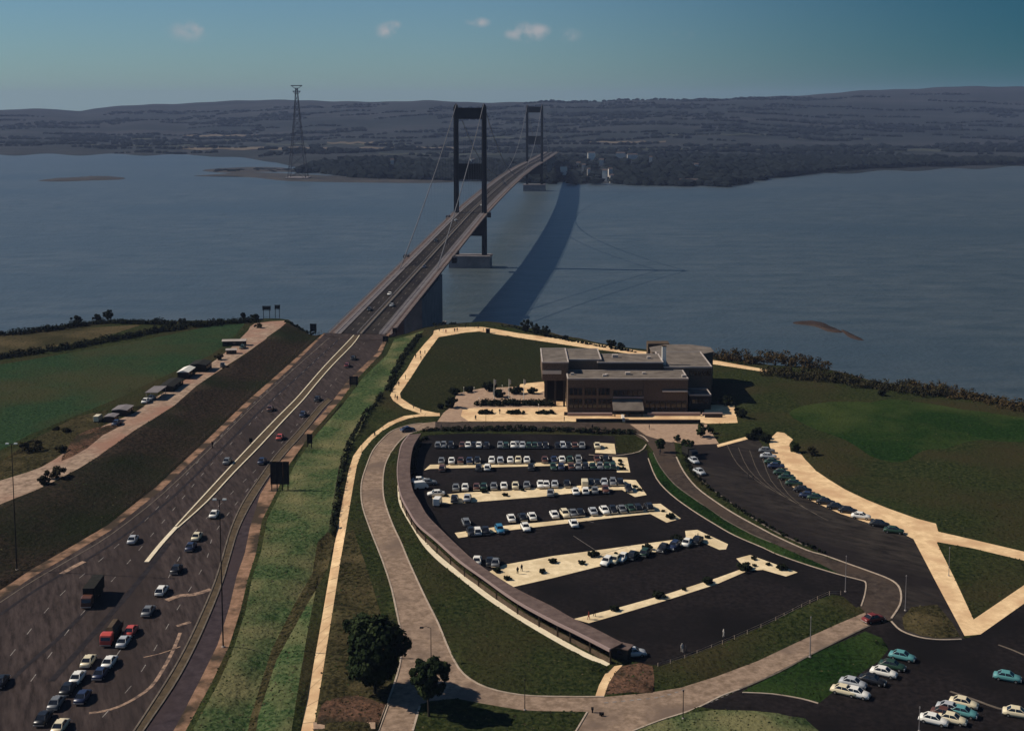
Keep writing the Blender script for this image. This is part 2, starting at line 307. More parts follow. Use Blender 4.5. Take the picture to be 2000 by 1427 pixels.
region('lorry_park','asphalt_carpark',[(1700,1221),(1739,1212),(1760,1230),(1796,1243),(1835,1248),(1884,1246),(1915,1238),(2100,1110),(2500,900),(2700,1600),(1640,1600),(1600,1427),(1570,1405),(1520,1392),(1470,1387),(1400,1385),(1368,1380),(1444,1347)])
region('grass_verge','grass_right',[(1448,1350),(1520,1314),(1586,1278),(1690,1232),(1722,1245),(1735,1268),(1715,1292),(1640,1340),(1600,1372),(1565,1363),(1510,1354)])
region('grass_verge','grass_green',[(1195,1520),(1236,1427),(1300,1405),(1340,1393),(1400,1385),(1470,1387),(1520,1392),(1570,1405),(1600,1427),(1620,1520)])
region('earth_bank','earth_red',[(1165,1357),(1180,1330),(1200,1302),(1250,1297),(1275,1305),(1278,1330),(1275,1352),(1230,1354)])
region('footpath','sand_path',[(1163,1358),(1170,1337),(1182,1315),(1200,1300),(1217,1297),(1200,1315),(1188,1335),(1180,1358)])
grass('grass_patch',(.005,.017,.004),(.019,.044,.010),(.040,.055,.016),s3=.03)
region('field','grass_patch',[(1540,806),(1590,790),(1640,783),(1700,786),(1760,782),(1880,800),(2000,815),(2150,850),(1985,862),(1910,858),(1850,874),(1800,880),(1760,902),(1700,890),(1650,858),(1590,838)],3)
# sand pavement on the right
region('footpath','sand_path',[(1502,865),(1508,852),(1518,843),(1532,845),(1549,858),(1542,866),(1544,882),(1563,884),(1572,896),(1594,919),(1619,936),(1650,955),(1692,975),(1734,992),(1790,1012),(1828,1022),(1835,1045),(1830,1060),(1865,1130),(1902,1210),(1915,1238),(1884,1241),(1830,1140),(1784,1052),(1750,1035),(1700,1022),(1640,1002),(1580,975),(1535,940),(1512,905)])
region('footpath','sand_path',[(1826,1036),(1900,1053),(2100,1100),(2500,1195),(2500,1225),(2100,1118),(1900,1070),(1822,1056)])
region('footpath','sand_path',[(1900,1210),(2000,1142),(2100,1075),(2500,830),(2500,865),(2100,1105),(2000,1178),(1915,1238)])
region('footpath','sand_path',[(1400,868),(1466,850),(1468,855),(1402,873)])
# parking islands
ISL=[[(1162,884),(1166,864),(1200,866),(1203,886)],
 [(828,918),(840,907),(1196,900),(1196,892),(1225,893),(1231,922),(1205,922),(1202,906),(840,915)],
 [(842,968),(900,962),(1050,952),(1170,946),(1214,942),(1218,936),(1242,937),(1263,966),(1240,970),(1215,956),(1170,957),(1050,970),(900,982),(852,984)],
 [(888,1040),(985,1026),(1070,1018),(1200,1002),(1262,994),(1262,984),(1290,983),(1330,1012),(1302,1020),(1270,1003),(1200,1010),(1070,1026),(985,1036),(895,1050)],
 [(950,1118),(985,1102),(1080,1085),(1180,1072),(1340,1050),(1338,1036),(1362,1034),(1422,1062),(1418,1072),(1405,1073),(1362,1054),(1300,1072),(1200,1098),(1080,1128),(1000,1146)],
 [(1120,1208),(1200,1188),(1300,1160),(1400,1128),(1455,1108),(1438,1090),(1465,1083),(1558,1117),(1535,1125),(1490,1112),(1460,1114),(1400,1140),(1300,1172),(1200,1202),(1150,1216)]]
for p in ISL: region('parking_island','island',p)

OC=cat_rom([P(*p) for p in [(778,947),(781,979),(793,1004),(810,1031),(831,1063),(852,1085),(873,1103),(900,1124),(952,1164),(1005,1199),(1075,1241),(1145,1279),(1190,1297)]],3)
ea=[];eb=[]
for i,p in enumerate(OC):
    a=OC[max(i-1,0)]; b=OC[min(i+1,len(OC)-1)]; d=Vector((b.x-a.x,b.y-a.y)).normalized(); w=.25+.6*min(1,i/(len(OC)*.45))
    ea.append((p.x-d.y*w,p.y+d.x*w)); eb.append((p.x+d.y*w,p.y-d.x*w))
R.append(('path_edging','kerb_white',ea+eb[::-1]))
# constrained triangulation of the whole plan so that every surface butts against the next
gp=[]
x0,x1=-520,560
y=150.0
lp=np.array(land)
def inside(x,y,poly):
    c=False; n=len(poly); j=n-1
    for i in range(n):
        xi,yi=poly[i]; xj,yj=poly[j]
        if (yi>y)!=(yj>y) and x<(xj-xi)*(y-yi)/(yj-yi)+xi: c=not c
        j=i
    return c
row=0
while y<640:
    st=4.2+max(0,(y-230))*.012
    x=x0+(row%2)*st/2
    while x<x1:
        if abs(x)<y*.46+10: gp.append((x+rr.uniform(-.3,.3)*st,y+rr.uniform(-.25,.25)*st))
        elif rr.random()<.12: gp.append((x,y))
        x+=st
    y+=st*.9; row+=1
verts=[]; faces=[]
for nm,m,pl in R:
    A=sum(pl[i][0]*pl[(i+1)%len(pl)][1]-pl[(i+1)%len(pl)][0]*pl[i][1] for i in range(len(pl)))
    if A<0: pl=pl[::-1]
    o=len(verts); verts+=[Vector(p) for p in pl]; faces.append(list(range(o,o+len(pl))))
verts+=[Vector(p) for p in gp if inside(p[0],p[1],land)]
cv,ce,cf,ov,oe,of=delaunay_2d_cdt(verts,[],faces,0,0.01)
V=np.array([(v.x,v.y) for v in cv]); Z=H(V[:,0],V[:,1])
top=[max(o) if o else -1 for o in of]
GR={'grass','grass_green','grass_field','grass_right','grass_dry','grass_slope','grass_lawn','grass_rough','earth_red','grass_patch'}
soft=np.ones(len(cv),bool); seen={}
for f,t in zip(cf,top):
    for i in f:
        if t<0 or R[t][1] not in GR: soft[i]=False
def vnoise(X,Y,s,seed):
    r=np.random.default_rng(seed); T=r.random((256,256)); X=X/s+500; Y=Y/s+500
    xi=np.floor(X).astype(int); yi=np.floor(Y).astype(int); fx=smooth(X-xi); fy=smooth(Y-yi)
    g=lambda a,b:T[a%256,b%256]
    return (g(xi,yi)*(1-fx)*(1-fy)+g(xi+1,yi)*fx*(1-fy)+g(xi,yi+1)*(1-fx)*fy+g(xi+1,yi+1)*fx*fy)-.5
Z=Z+np.where(soft,.9*vnoise(V[:,0],V[:,1],14,1)+.5*vnoise(V[:,0],V[:,1],5,2)+.15,0)
# grass tufts on the open ground, thicker along the edges of paths and roads
TW={'grass':(.5,.3,.1,.1),'grass_green':(.25,.45,.3,0),'grass_field':(.4,.6,0,0),'grass_right':(.5,.45,.05,0),'grass_dry':(.3,.1,.6,0),'grass_slope':(.55,.05,.05,.35),'grass_lawn':(.55,.35,.1,0),'grass_rough':(.35,.15,.35,.15),'earth_red':(.3,.1,0,.6),'grass_patch':(.35,.55,.1,0)}
TM=['tuft_dark','tuft_green','tuft_straw','tuft_brown']; tv=[];tf=[];tm=[]
for f,t in zip(cf,top):
    if t<0 or R[t][1] not in GR: continue
    a,b,c=[np.array((V[i,0],V[i,1],Z[i])) for i in f]
    cen=(a+b+c)/3
    if abs(cen[0])>cen[1]*.44+6 or cen[1]<165: continue
    ar=abs((b[0]-a[0])*(c[1]-a[1])-(b[1]-a[1])*(c[0]-a[0]))/2
    edge=sum(0 if soft[i] else 1 for i in f)
    dn=1.0 if cen[1]<330 else .45
    if edge>=2: dn=1.6
    k=ar*dn; k=int(k)+(rr.random()<k-int(k))
    for _ in range(k):
        u,v=rr.random(),rr.random()
        if u+v>1: u,v=1-u,1-v
        p=a+(b-a)*u+(c-a)*v; s=rr.uniform(.12,.30); an=rr.uniform(0,3.14); dx,dy=math.cos(an)*s,math.sin(an)*s; h=s*rr.uniform(.25,.7)
        o=len(tv); lx,ly=-dy*rr.uniform(.7,1.8),dx*rr.uniform(.7,1.8)
        tv+= [(p[0]-dx,p[1]-dy,p[2]-.05),(p[0]+dx,p[1]+dy,p[2]-.05),(p[0]+dx*.6+lx,p[1]+dy*.6+ly,p[2]+h),(p[0]-dx*.7+lx,p[1]-dy*.7+ly,p[2]+h*.8)]
        tf.append((o,o+1,o+2,o+3)); tm.append(rr.choices(range(4),TW[R[t][1]])[0])
me=bpy.data.meshes.new('grass_tufts'); me.from_pydata(tv,[],tf)
for q in TM: me.materials.append(MAT[q])
me.polygons.foreach_set('material_index',tm); tag(link('grass_tufts',me),kind='stuff')
print('tufts',len(tf))
groups={}
for f,t in zip(cf,top):
    if t<0: continue
    key=t if R[t][0] not in ('x',) else t
    groups.setdefault(key,[]).append(f)
for t,fs in groups.items():
    idx=sorted({i for f in fs for i in f}); mp={i:k for k,i in enumerate(idx)}
    me=bpy.data.meshes.new(R[t][0]); me.from_pydata([(V[i,0],V[i,1],Z[i]) for i in idx],[],[tuple(mp[i] for i in f) for f in fs])
    me.materials.append(MAT[R[t][1]])
    if R[t][1] in GR: me.polygons.foreach_set('use_smooth',[True]*len(fs))
    tag(link(R[t][0],me),kind='structure')
# cliff below the plateau edge
m=MB().use(MAT['cliff_rock']); prof=[(0,0),(2,-5),(4,-13),(9,-22),(16,-30),(30,-34)]
rows=[]
for i,p in enumerate(coastW):
    a=coastW[max(i-1,0)]; b=coastW[min(i+1,len(coastW)-1)]; d=Vector((b.x-a.x,b.y-a.y)).normalized(); n=Vector((-d.y,d.x))
    zt=float(H(p.x,p.y)); 
    for k,(o,dz) in enumerate(prof):
        j=0 if k==0 else rr.uniform(-1,1); m.v.append((p.x+n.x*(o+j),p.y+n.y*(o+j),zt+dz*(zt/32)+(.15 if k==0 else 0)))
K=len(prof)
for i in range(len(coastW)-1):
    for k in range(K-1): m.f.append((i*K+k,(i+1)*K+k,(i+1)*K+k+1,i*K+k+1)); m.m.append(0)
tag(m.obj('cliff'),kind='structure')

# ---------------- water, far shore, hills ----------------
wm=mat('water',(.028,.046,.058),(.076,.094,.104),.05,.42,spec=.38,c3=(.040,.060,.074),s3=.004,det=9,stretch=(2.5,1,1),lo=.3,hi=.7)
n=wm.node_tree; b=n.nodes['Principled BSDF']; t=n.nodes.new('ShaderNodeTexCoord')
bp=None
for sc_,ds in ((.30,.45),(.05,.9)):
    no=n.nodes.new('ShaderNodeTexNoise'); no.inputs['Scale'].default_value=sc_; no.inputs['Detail'].default_value=4; n.links.new(t.outputs['Object'],no.inputs['Vector'])
    bn=n.nodes.new('ShaderNodeBump'); bn.inputs['Distance'].default_value=ds; n.links.new(no.outputs[0],bn.inputs['Height'])
    if bp: n.links.new(bp.outputs[0],bn.inputs['Normal'])
    bp=bn
n.links.new(bp.outputs[0],b.inputs['Normal'])
m=MB().use(wm); m.add([(-14000,-3000,0),(14000,-3000,0),(14000,14000,0),(-14000,14000,0)],[(0,1,2,3)])
tag(m.obj('water'),kind='structure')
def interp(tab,x): return np.interp(x,[a for a,_ in tab],[b for _,b in tab])
CREST=[(-1500,222),(-400,214),(0,216),(60,213),(120,213),(160,217),(190,211),(300,204),(450,198),(560,194),(650,199),(700,199),(830,197),(900,200),(1100,199),(1200,197),(1300,196),(1450,192),(1600,184),(1700,177),(1850,171),(2000,169),(2400,175),(3200,190)]
SHORE=[(-1500,303),(0,302),(250,302),(400,303),(540,316),(600,334),(700,345),(850,349),(1000,352),(1100,358),(1250,359),(1420,363),(1480,351),(1560,343),(1700,336),(2000,326),(3200,315)]
mat('far_land',(.022,.028,.030),(.038,.040,.044),.010,1,c3=(.018,.023,.025),s3=.0030,spec=.02,stretch=(7,1,1),lo=.42,hi=.58,det=8)  # bluish tint puts part of the distance haze into the colour
us=np.arange(-900,2900,9.0); NR=70
vs=[];fs=[]
for ui,u in enumerate(us):
    ys=interp(SHORE,u)+2.0*math.sin(u*.05); Ys=HC*F/(ys-YH); Yc=6800+500*math.sin(u*.004)
    zc=HC+(YH-interp(CREST,u))*Yc/F
    zc+=2.5*math.sin(u*.031)+1.5*math.sin(u*.083+1)
    for k in range(NR):
        q=k/(NR-8)
        Yk=Ys+(Yc-Ys)*q
        f1=1.5+9*smooth(q*8) ; hill=float(smooth((q-.22)/.78))**1.15
        ridg=22*math.sin(u*.006+3)*math.sin(q*9)*math.sin(min(q,1)*math.pi)
        z=f1*(1-hill)+zc*hill+ridg*.5*float(smooth((q-.2)*2))*(1 if q<1 else 0)
        z+=5*math.sin(u*.02+k)*math.sin(min(q,1)*math.pi)*.6
        if q>1: z=zc-(q-1)*900
        if k==0: z=-1
        vs.append(((u-1000)*Yk/F,Yk,z))
for i in range(len(us)-1):
    for k in range(NR-1):
        a=i*NR+k; fs.append((a,a+NR,a+NR+1,a+1))
hillv=np.array(vs).reshape(len(us),NR,3)
me=bpy.data.meshes.new('hills'); me.from_pydata(vs,[],fs); me.materials.append(MAT['far_land']); me.polygons.foreach_set('use_smooth',[True]*len(fs))
# the faces rising behind are lit the same way
tag(link('hills',me),kind='structure')
def far_z(u,Y):
    i=int(np.clip((u-us[0])/9,0,len(us)-2)); col=hillv[i]; return float(np.interp(Y,col[:,1],col[:,2]))
# woods and hedgerows
ICO=None
def ico():
    global ICO
    if ICO is None:
        bm=bmesh.new(); bmesh.ops.create_icosphere(bm,subdivisions=1,radius=1); ICO=([tuple(v.co) for v in bm.verts],[tuple(v.index for v in f.verts) for f in bm.faces]); bm.free()
    return ICO
def lump(vs,fs,x,y,z,rx,ry,rz,r):
    iv,if_=ico(); o=len(vs)
    for a,b,c in iv:
        k=r.uniform(.75,1.2); vs.append((x+a*rx*k,y+b*ry*k,z+max(c,-.4)*rz*k))
    fs.extend(tuple(i+o for i in f) for f in if_)
mat('far_wood',(.006,.009,.012),(.014,.018,.018),.03,1,spec=.02)
mat('near_tree',(.008,.010,.010),(.016,.018,.014),.03,1,spec=.02)
UP=[(560,330),(620,316),(700,314),(760,312),(850,317),(950,316),(1000,318),(1050,313),(1100,308),(1200,311),(1280,306),(1330,302),(1400,306),(1450,306),(1520,312),(1600,309),(1700,310),(2000,309),(2500,306)]
LO=[(560,333),(620,331),(700,342),(850,346),(1000,349),(1100,354),(1250,355),(1420,358),(1480,346),(1560,336),(1700,325),(2000,317),(2500,312)]
HS=[(1155,303,14,9,'tall cream house highest above the far village','far_white'),(1175,316,9,8,'narrow pale house just below the tallest far house','far_grey'),(1101,328,13,5,'long pale house nearest the far bridge tower','far_white'),(1130,320,8,4,'small pale house left of the village houses','far_grey'),(1140,324,7,4,'small grey house beside another on the wooded slope','far_grey'),(1181,336,9,6,'bright white cottage low above the far waterline','far_white'),(1192,332,8,4,'small cottage just right of the bright white one','far_grey'),(1212,301,18,4,'long grey house at the left of the upper terrace','far_grey'),(1235,304,20,4,'long low pale house at the right of the upper terrace','far_grey'),(1271,312,6,10,'slim tower-like pale house right of the village','far_grey'),(1345,353,36,3,'long low white shed at the wooded waterline','far_grey'),(1360,323,8,4,'lone grey cottage among trees right of the village','far_grey'),(766,314,7,4,'pale farm building on the wooded point','far_grey'),(923,313,9,5,'pale barn seen between the near tower legs','far_white'),(1195,344,8,3,'low cottage closest to the water in the village','far_grey'),(1150,332,6,3,'tiny grey cottage in the middle of the trees','far_grey')]
def hY(yy,h): return min(3100,(HC-14)*F/(yy+h*.5+1-YH))
r=random.Random(5); vs=[];fs=[]
for _ in range(5200):
    u=r.uniform(585,2400); a=interp(UP,u)+5; bb=interp(LO,u)
    if bb<a: continue
    yp=r.uniform(a,bb); Y=(HC-6)*F/(yp-YH)
    if 1050<u<1240 and r.random()<.35: continue
    if any(abs(u-q[0])<q[2]/2+5 and -260<Y-hY(q[1],q[3])<25 for q in HS): continue
    s=r.uniform(7,13); lump(vs,fs,(u-1000)*Y/F,Y,far_z(u,Y)+s*.5,s*1.2,s*1.2,s*r.uniform(.6,.9),r)
me=bpy.data.meshes.new('woodland'); me.from_pydata(vs,[],fs); me.materials.append(MAT['far_wood'])
tag(link('woodland',me),'dark wooded shore along the far side of the estuary','woodland',kind='stuff')
vs=[];fs=[]
for _ in range(260):
    u=r.uniform(-100,2200); Y=r.uniform(2900,6300); L=r.uniform(60,500); nL=int(L/22); sl=r.uniform(-.25,.25)
    if Y<HC*F/(interp(SHORE,u)-YH)+80: continue
    wide=r.random()<.25
    for k in range(nL*(3 if wide else 1)):
        X=(u-1000)*Y/F+(k%nL)*22+r.uniform(-5,5); YY=Y+sl*(k%nL)*22+(r.uniform(0,160) if wide else 0); uu=1000+X*F/YY
        s=r.uniform(5,11); lump(vs,fs,X,YY,far_z(uu,YY)+s*.3,s*1.5,s,s*.8,r)
me=bpy.data.meshes.new('hedgerows'); me.from_pydata(vs,[],fs); me.materials.append(MAT['far_wood'])
tag(link('hedgerows',me),'dark hedgerows and copses crossing the far hills','hedgerow',kind='stuff')
# pale far fields as thin sheets draped on the slope
mat('far_field',(.10,.082,.060),(.14,.115,.085),.01,1)
mat('far_field_green',(.040,.048,.040),(.055,.060,.045),.01,1)
r=random.Random(11)
fields=[(350,640,288,293,0),(640,760,278,281,0),(700,890,288,291,0),(360,520,264,267,0),(440,560,272,275,1),(740,980,300,303,1),(1180,1420,289,293,1),(1420,1700,292,297,1),(1700,2000,292,296,1),(520,800,281,284,1),(900,1100,268,271,1),(1300,1500,262,265,1),(1150,1300,277,280,0),(1550,1700,270,273,1),(100,300,270,273,1),(180,420,283,286,1)]
for u0,u1,ya,yb,g in fields:
    vs=[];fs=[]; N=14
    for i in range(N+1):
        u=u0+(u1-u0)*i/N
        for yy in (yb,ya):
            # walk outward until the sight line meets the slope
            Y=2600.0
            while Y<7000 and far_z(u,Y)<HC-(yy+1.2*math.sin(i*1.7+u0)-YH)*Y/F: Y+=15
            vs.append(((u-1000)*Y/F,Y,far_z(u,Y)+1.5))
    for i in range(N): fs.append((2*i,2*i+2,2*i+3,2*i+1))
    me=bpy.data.meshes.new('far_field'); me.from_pydata(vs,[],fs); me.materials.append(MAT['far_field' if not g else 'far_field_green'])
    tag(link('far_field',me),kind='structure')
# mud banks in the estuary
def bank(pts,z,mt,name='mud_bank'):
    w=[P(*p,0) for p in pts]; w=cat_rom(w,4,True); c=sum(w,Vector())/len(w)
    m=MB().use(mt); n=len(w); vs=[(p.x,p.y,-.3) for p in w]+[(c.x+(p.x-c.x)*.8,c.y+(p.y-c.y)*.8,z*rr.uniform(.6,1.1)) for p in w]+[(c.x,c.y,z)]
    m.add(vs,[(i,(i+1)%n,n+(i+1)%n,n+i) for i in range(n)]+[(n+i,n+(i+1)%n,2*n) for i in range(n)])
    return tag(m.obj(name,smooth=True),kind='structure')
bank([(72,353),(110,349),(160,346),(200,344),(245,347),(235,351),(170,353),(110,355)],2,MAT['mud'])
bank([(370,344),(420,340),(480,336),(560,339),(640,343),(760,350),(900,353),(860,358),(700,357),(560,354),(480,346)],1.5,MAT['mud'])
bank([(390,333),(440,328),(520,326),(580,330),(600,336),(520,336),(440,338)],1.5,MAT['mud'])
bank([(1545,631),(1565,626),(1600,628),(1630,640),(1650,650),(1620,648),(1590,637)],.8,MAT['mud_brown'])
bank([(1640,642),(1670,655),(1690,666),(1660,660)],.4,MAT['mud_brown'])
r=random.Random(9); vs=[];fs=[]
for _ in range(60):
    u=r.uniform(420,600); Y=P(0,r.uniform(331,336),0).y; s=r.uniform(2,6); lump(vs,fs,(u-1000)*Y/F,Y,1,s*2,s,s*.6,r)
me=bpy.data.meshes.new('scrub'); me.from_pydata(vs,[],fs); me.materials.append(MAT['far_wood']); tag(link('scrub',me),'low dark scrub on the mud bank below the pylon','scrub',kind='stuff')
# village houses on the far shore
mat('far_white',(.75,.70,.62)); mat('far_grey',(.46,.43,.40)); mat('far_roof',(.09,.07,.065))
for u,yy,w,h,lab,mt in HS:
    Y=max(hY(yy,h),HC*F/(interp(SHORE,u)-YH)+28) if yy<345 else HC*F/(interp(SHORE,u)-YH)+22; c=PY(u,yy+h*.5,Y); gz=far_z(u,Y); zt=PY(u,yy-h*.5,Y).z; wm_=w*Y/F
    root=thing('house',lab,'house',(c.x,Y,0),r.uniform(-.2,.2))
    z0=min(gz-1,c.z-3)
    MB().use(MAT[mt]).box(-wm_/2,wm_/2,-3.5,3.5,z0,zt).obj('wall',root)
    mm=MB().use(MAT['far_roof']); mm.add([(-wm_/2-.4,-4,zt),(wm_/2+.4,-4,zt),(wm_/2+.4,4,zt),(-wm_/2-.4,4,zt),(-wm_/2,0,zt+2.6),(wm_/2,0,zt+2.6)],[(0,1,5,4),(2,3,4,5),(1,2,5),(3,0,4),(0,3,2,1)]); mm.obj('roof',root)
#PART2
# ---------------- suspension bridge ----------------
T1=Vector((-36.8,1090)); TH=.0755; D=Vector((math.sin(TH),math.cos(TH))); Nn=Vector((D.y,-D.x))
def bz(s):
    if s<0: return 48.5+s*.0332
    if s<=988: return 48.5+4.9*(1-((s-494)/494)**2)
    return 48.5-(s-988)*.012
def B(s,t,z): q=T1+D*s+Nn*t; return Vector((q.x,q.y,z))
bridge=thing('suspension_bridge','long dark suspension bridge with two portal towers crossing the wide estuary','bridge',(T1.x,T1.y,0))
off=Vector((-T1.x,-T1.y,0))
def bobj(m,name,par=None,**k):
    o=m.obj(name,par or bridge,**k)
    o.location=off if (par is None or par is bridge) else (0,0,0)
    return o
SS=[-497+i*22 for i in range(0,100)]; SS=[s for s in SS if s<1640]
def strip(m,t0,t1,d0,d1,s0=-497,s1=1640):
    "solid strip running along the deck between offsets t0..t1, heights relative to the deck"
    ss=[s for s in SS if s0<=s<=s1]; vs=[]
    for s in ss:
        z=bz(s)
        for (t,d) in ((t0,d0),(t1,d0),(t1,d1),(t0,d1)): vs.append(B(s,t,z+d))
    fs=[]
    for i in range(len(ss)-1):
        o=i*4
        for k in range(4): fs.append((o+k,o+(k+1)%4,o+4+(k+1)%4,o+4+k))
    fs+=[(3,2,1,0),(len(vs)-4,len(vs)-3,len(vs)-2,len(vs)-1)]
    m.add(vs,fs); return m
m=MB().use(MAT['concrete'])
ss=SS; vs=[]
for s in ss:
    z=bz(s)
    for (t,d) in ((-12.2,-.02),(12.2,-.02),(15.6,-1.2),(8,-3.2),(-8,-3.2),(-15.6,-1.2)): vs.append(B(s,t,z+d))
fs=[]
for i in range(len(ss)-1):
    for k in range(6): fs.append((i*6+k,i*6+(k+1)%6,i*6+6+(k+1)%6,i*6+6+k))
m.add(vs,fs); deck=bobj(m,'deck')
cw=[strip(MB().use(MAT['asphalt_coach']),-9.3,-1.2,.02,.08),strip(MB().use(MAT['asphalt_coach']),1.2,9.3,.02,.08)]
for k in cw: bobj(k,'carriageway',deck)
bobj(strip(MB().use(MAT['kerb_dark']),-1.1,1.1,.02,.2),'central_reservation',deck)
for a,b_ in ((-15.6,-12.4),(12.4,15.6)): bobj(strip(MB().use(MAT['footway']),a,b_,-.9,-.1),'footway',deck)
for a,b_ in ((-1.35,-1.0),(1.0,1.35)): bobj(strip(MB().use(MAT['kerb_stone']),a,b_,.05,.3),'kerb',deck)
for t in (-1.2,1.1,-9.6,9.5,-15.6,15.5,-12.3,12.2):
    w=.14; m=strip(MB().use(MAT['rail']),t,t+w,.75 if abs(t)<13 else .9,.95 if abs(t)<13 else 1.15); strip(m,t,t+w,.35,.48)
    for s in SS[::1]:
        for q in (0,7,14): m.tube(B(s+q,t+.07,bz(s+q)-.1),B(s+q,t+.07,bz(s+q)+.9),.07,n=4)
    bobj(m,'guard_rail',deck)
dash=MB().use(MAT['marking'])
for s in range(-490,600,14):
    for t in (-5.2,5.2):
        z=bz(s)+.1; z2=bz(s+5)+.1; dash.add([B(s,t-.1,z),B(s,t+.1,z),B(s+5,t+.1,z2),B(s+5,t-.1,z2)],[(0,1,2,3)])
tag(bobj(dash,'lane_marking',deck),kind='stuff')
for st in (0,988):
    tw=bpy.data.objects.new('tower',None); COL.objects.link(tw); tw.parent=bridge; tw.location=off
    def tob(m,name): o=m.obj(name,tw); return o
    ang=-TH
    def bx(m,s0,s1,t0,t1,z0,z1,ts=0,tt=0):
        vs=[]
        for z,a,b_ in ((z0,0,0),(z1,ts,tt)):
            for s,t in ((s0+a,t0+b_),(s1-a,t0+b_),(s1-a,t1-b_),(s0+a,t1-b_)): vs.append(B(st+s,t,z))
        m.add(vs,[(0,1,2,3),(7,6,5,4),(0,4,5,1),(1,5,6,2),(2,6,7,3),(3,7,4,0)])
    for sg in (-1,1):
        m=MB().use(MAT['steel_dark']); c=sg*12.4
        bx(m,-2.7,2.7,c-2.1,c+2.1,11,141.3,.5,.15)
        bx(m,-2.95,2.95,c-.9,c+.9,11,141,.5,.05)
        tob(m,'leg')
        m=MB().use(MAT['steel_dark']); bx(m,-3.0,3.0,c-1.6,c+1.6,141.2,143.2,1.0,.4); bx(m,-1,1,c-.5,c+.5,143.2,144.3,.3,.2); tob(m,'saddle_housing')
    for z0,z1 in ((130.8,140.6),(78,91.8),(28,42.5)):
        m=MB().use(MAT['steel_dark']); bx(m,-1.9,1.9,-10.3,10.3,z0,z1); bx(m,-2.1,2.1,-10.25,10.25,z0-.02,z0+.6); bx(m,-2.1,2.1,-10.25,10.25,z1-.6,z1+.02); tob(m,'portal_beam')
    # concrete pier
    m=MB().use(MAT['concrete']); bx(m,-9,9,-18.5,18.5,-1,11.0,.4,.4); bx(m,-9.4,9.4,-19,19,9.6,10.6); tob(m,'pier')
# main cables
def cz(s):
    if s<0: 
        k=-s/305; return 144-(144-(bz(-305)+.4))*k-4.5*4*k*(1-k)
    if s<=988: k=(s-494)/494; e=bz(494)+3.0; return e+(144-e)*k*k
    k=(s-988)/305; return 144-(144-bz(1293))*k-4.5*4*k*(1-k)
for sg in (-1,1):
    m=MB().use(MAT['cable']); pts=[B(s,sg*12.0 if abs(s)>1 else sg*12.0,cz(s)) for s in list(range(-305,0,12))+list(range(0,988,13))+list(range(988,1294,12))]
    for a,b_ in zip(pts[:-1],pts[1:]): m.tube(a,b_,.34,n=6)
    bobj(m,'main_cable')
m=MB().use(MAT['cable'])
for sg in (-1,1):
    s=-287
    while s<1280:
        for e in (-6,6):
            if min(abs(s),abs(s-988))>8: m.tube(B(s,sg*12.0,cz(s)),B(s+e,sg*12.3,bz(s+e)),.035,n=3)
        s+=18.3
tag(bobj(m,'hangers'),kind='stuff')
# gantry brackets seen at the deck edge
for s,t in ((-28,-16.5),(-4,17),(-250,-17),(-255,17)):
    m=MB().use(MAT['steel_dark']); c=B(s,t,bz(s)); m.box(c.x-1.6,c.x+1.6,c.y-5,c.y+5,c.z-3.4,c.z+.5); bobj(m,'inspection_cradle')
# anchorage and approach piers
def blk(m,s0,s1,t0,t1,z0,z1a,z1b,tp=0):
    vs=[B(s0,t0,z0),B(s1,t0,z0),B(s1,t1,z0),B(s0,t1,z0),B(s0+tp,t0+tp,z1a),B(s1-tp,t0+tp,z1b),B(s1-tp,t1-tp,z1b),B(s0+tp,t1-tp,z1a)]
    m.add(vs,[(0,1,2,3),(7,6,5,4),(0,4,5,1),(1,5,6,2),(2,6,7,3),(3,7,4,0)])
m=MB().use(MAT['concrete']); blk(m,-392,-303,-15,15,-1,bz(-392)-3.25,bz(-303)-3.25); blk(m,-396,-299,-17,17,-1,4,4); an=bobj(m,'anchorage')
for s in (-445,):
    m=MB().use(MAT['concrete'])
    for t in (-10.5,10.5): m_=blk(m,s-2.2,s+2.2,t-3,t+3,-1,bz(s)-4.6,bz(s)-4.6)
    blk(m,s-2.6,s+2.6,-14,14,bz(s)-4.6,bz(s)-3.22,bz(s)-3.22); bobj(m,'approach_pier')
for s in (1293,1360,1430,1500,1570):
    m=MB().use(MAT['concrete'])
    for t in (-9,9): blk(m,s-2,s+2,t-2,t+2,-1,bz(s)-3.2,bz(s)-3.2)
    bobj(m,'approach_pier')
# ---------------- electricity pylon in the estuary ----------------
PYY=2420; pc=PY(582,330,PYY); ptop=PY(580,166,PYY).z
pyl=thing('electricity_pylon','tall lattice electricity pylon standing alone beyond the left-hand mud bank','pylon',(pc.x,PYY,0))
def pw(z): k=z/ptop; return 16*(1-k)**1.25+1.6+(1.4 if k>.8 else 0)*0
lv=[0,24,46,66,84,100,115,128,140,151,161,170,ptop-6]
corn=[(-1,-1),(1,-1),(1,1),(-1,1)]
for cx,cy in corn:
    m=MB().use(MAT['steel_dark'])
    for a,b_ in zip(lv[:-1],lv[1:]): m.tube((cx*pw(a),cy*pw(a),a),(cx*pw(b_),cy*pw(b_),b_),.62,n=4)
    m.obj('leg',pyl)
m=MB().use(MAT['steel_dark'])
for a,b_ in zip(lv[:-1],lv[1:]):
    for i in range(4):
        c0,c1=corn[i],corn[(i+1)%4]
        m.tube((c0[0]*pw(a),c0[1]*pw(a),a),(c1[0]*pw(b_),c1[1]*pw(b_),b_),.34,n=3); m.tube((c1[0]*pw(a),c1[1]*pw(a),a),(c0[0]*pw(b_),c0[1]*pw(b_),b_),.34,n=3)
        m.tube((c0[0]*pw(b_),c0[1]*pw(b_),b_),(c1[0]*pw(b_),c1[1]*pw(b_),b_),.3,n=3)
tag(m.obj('lattice',pyl),kind='stuff')
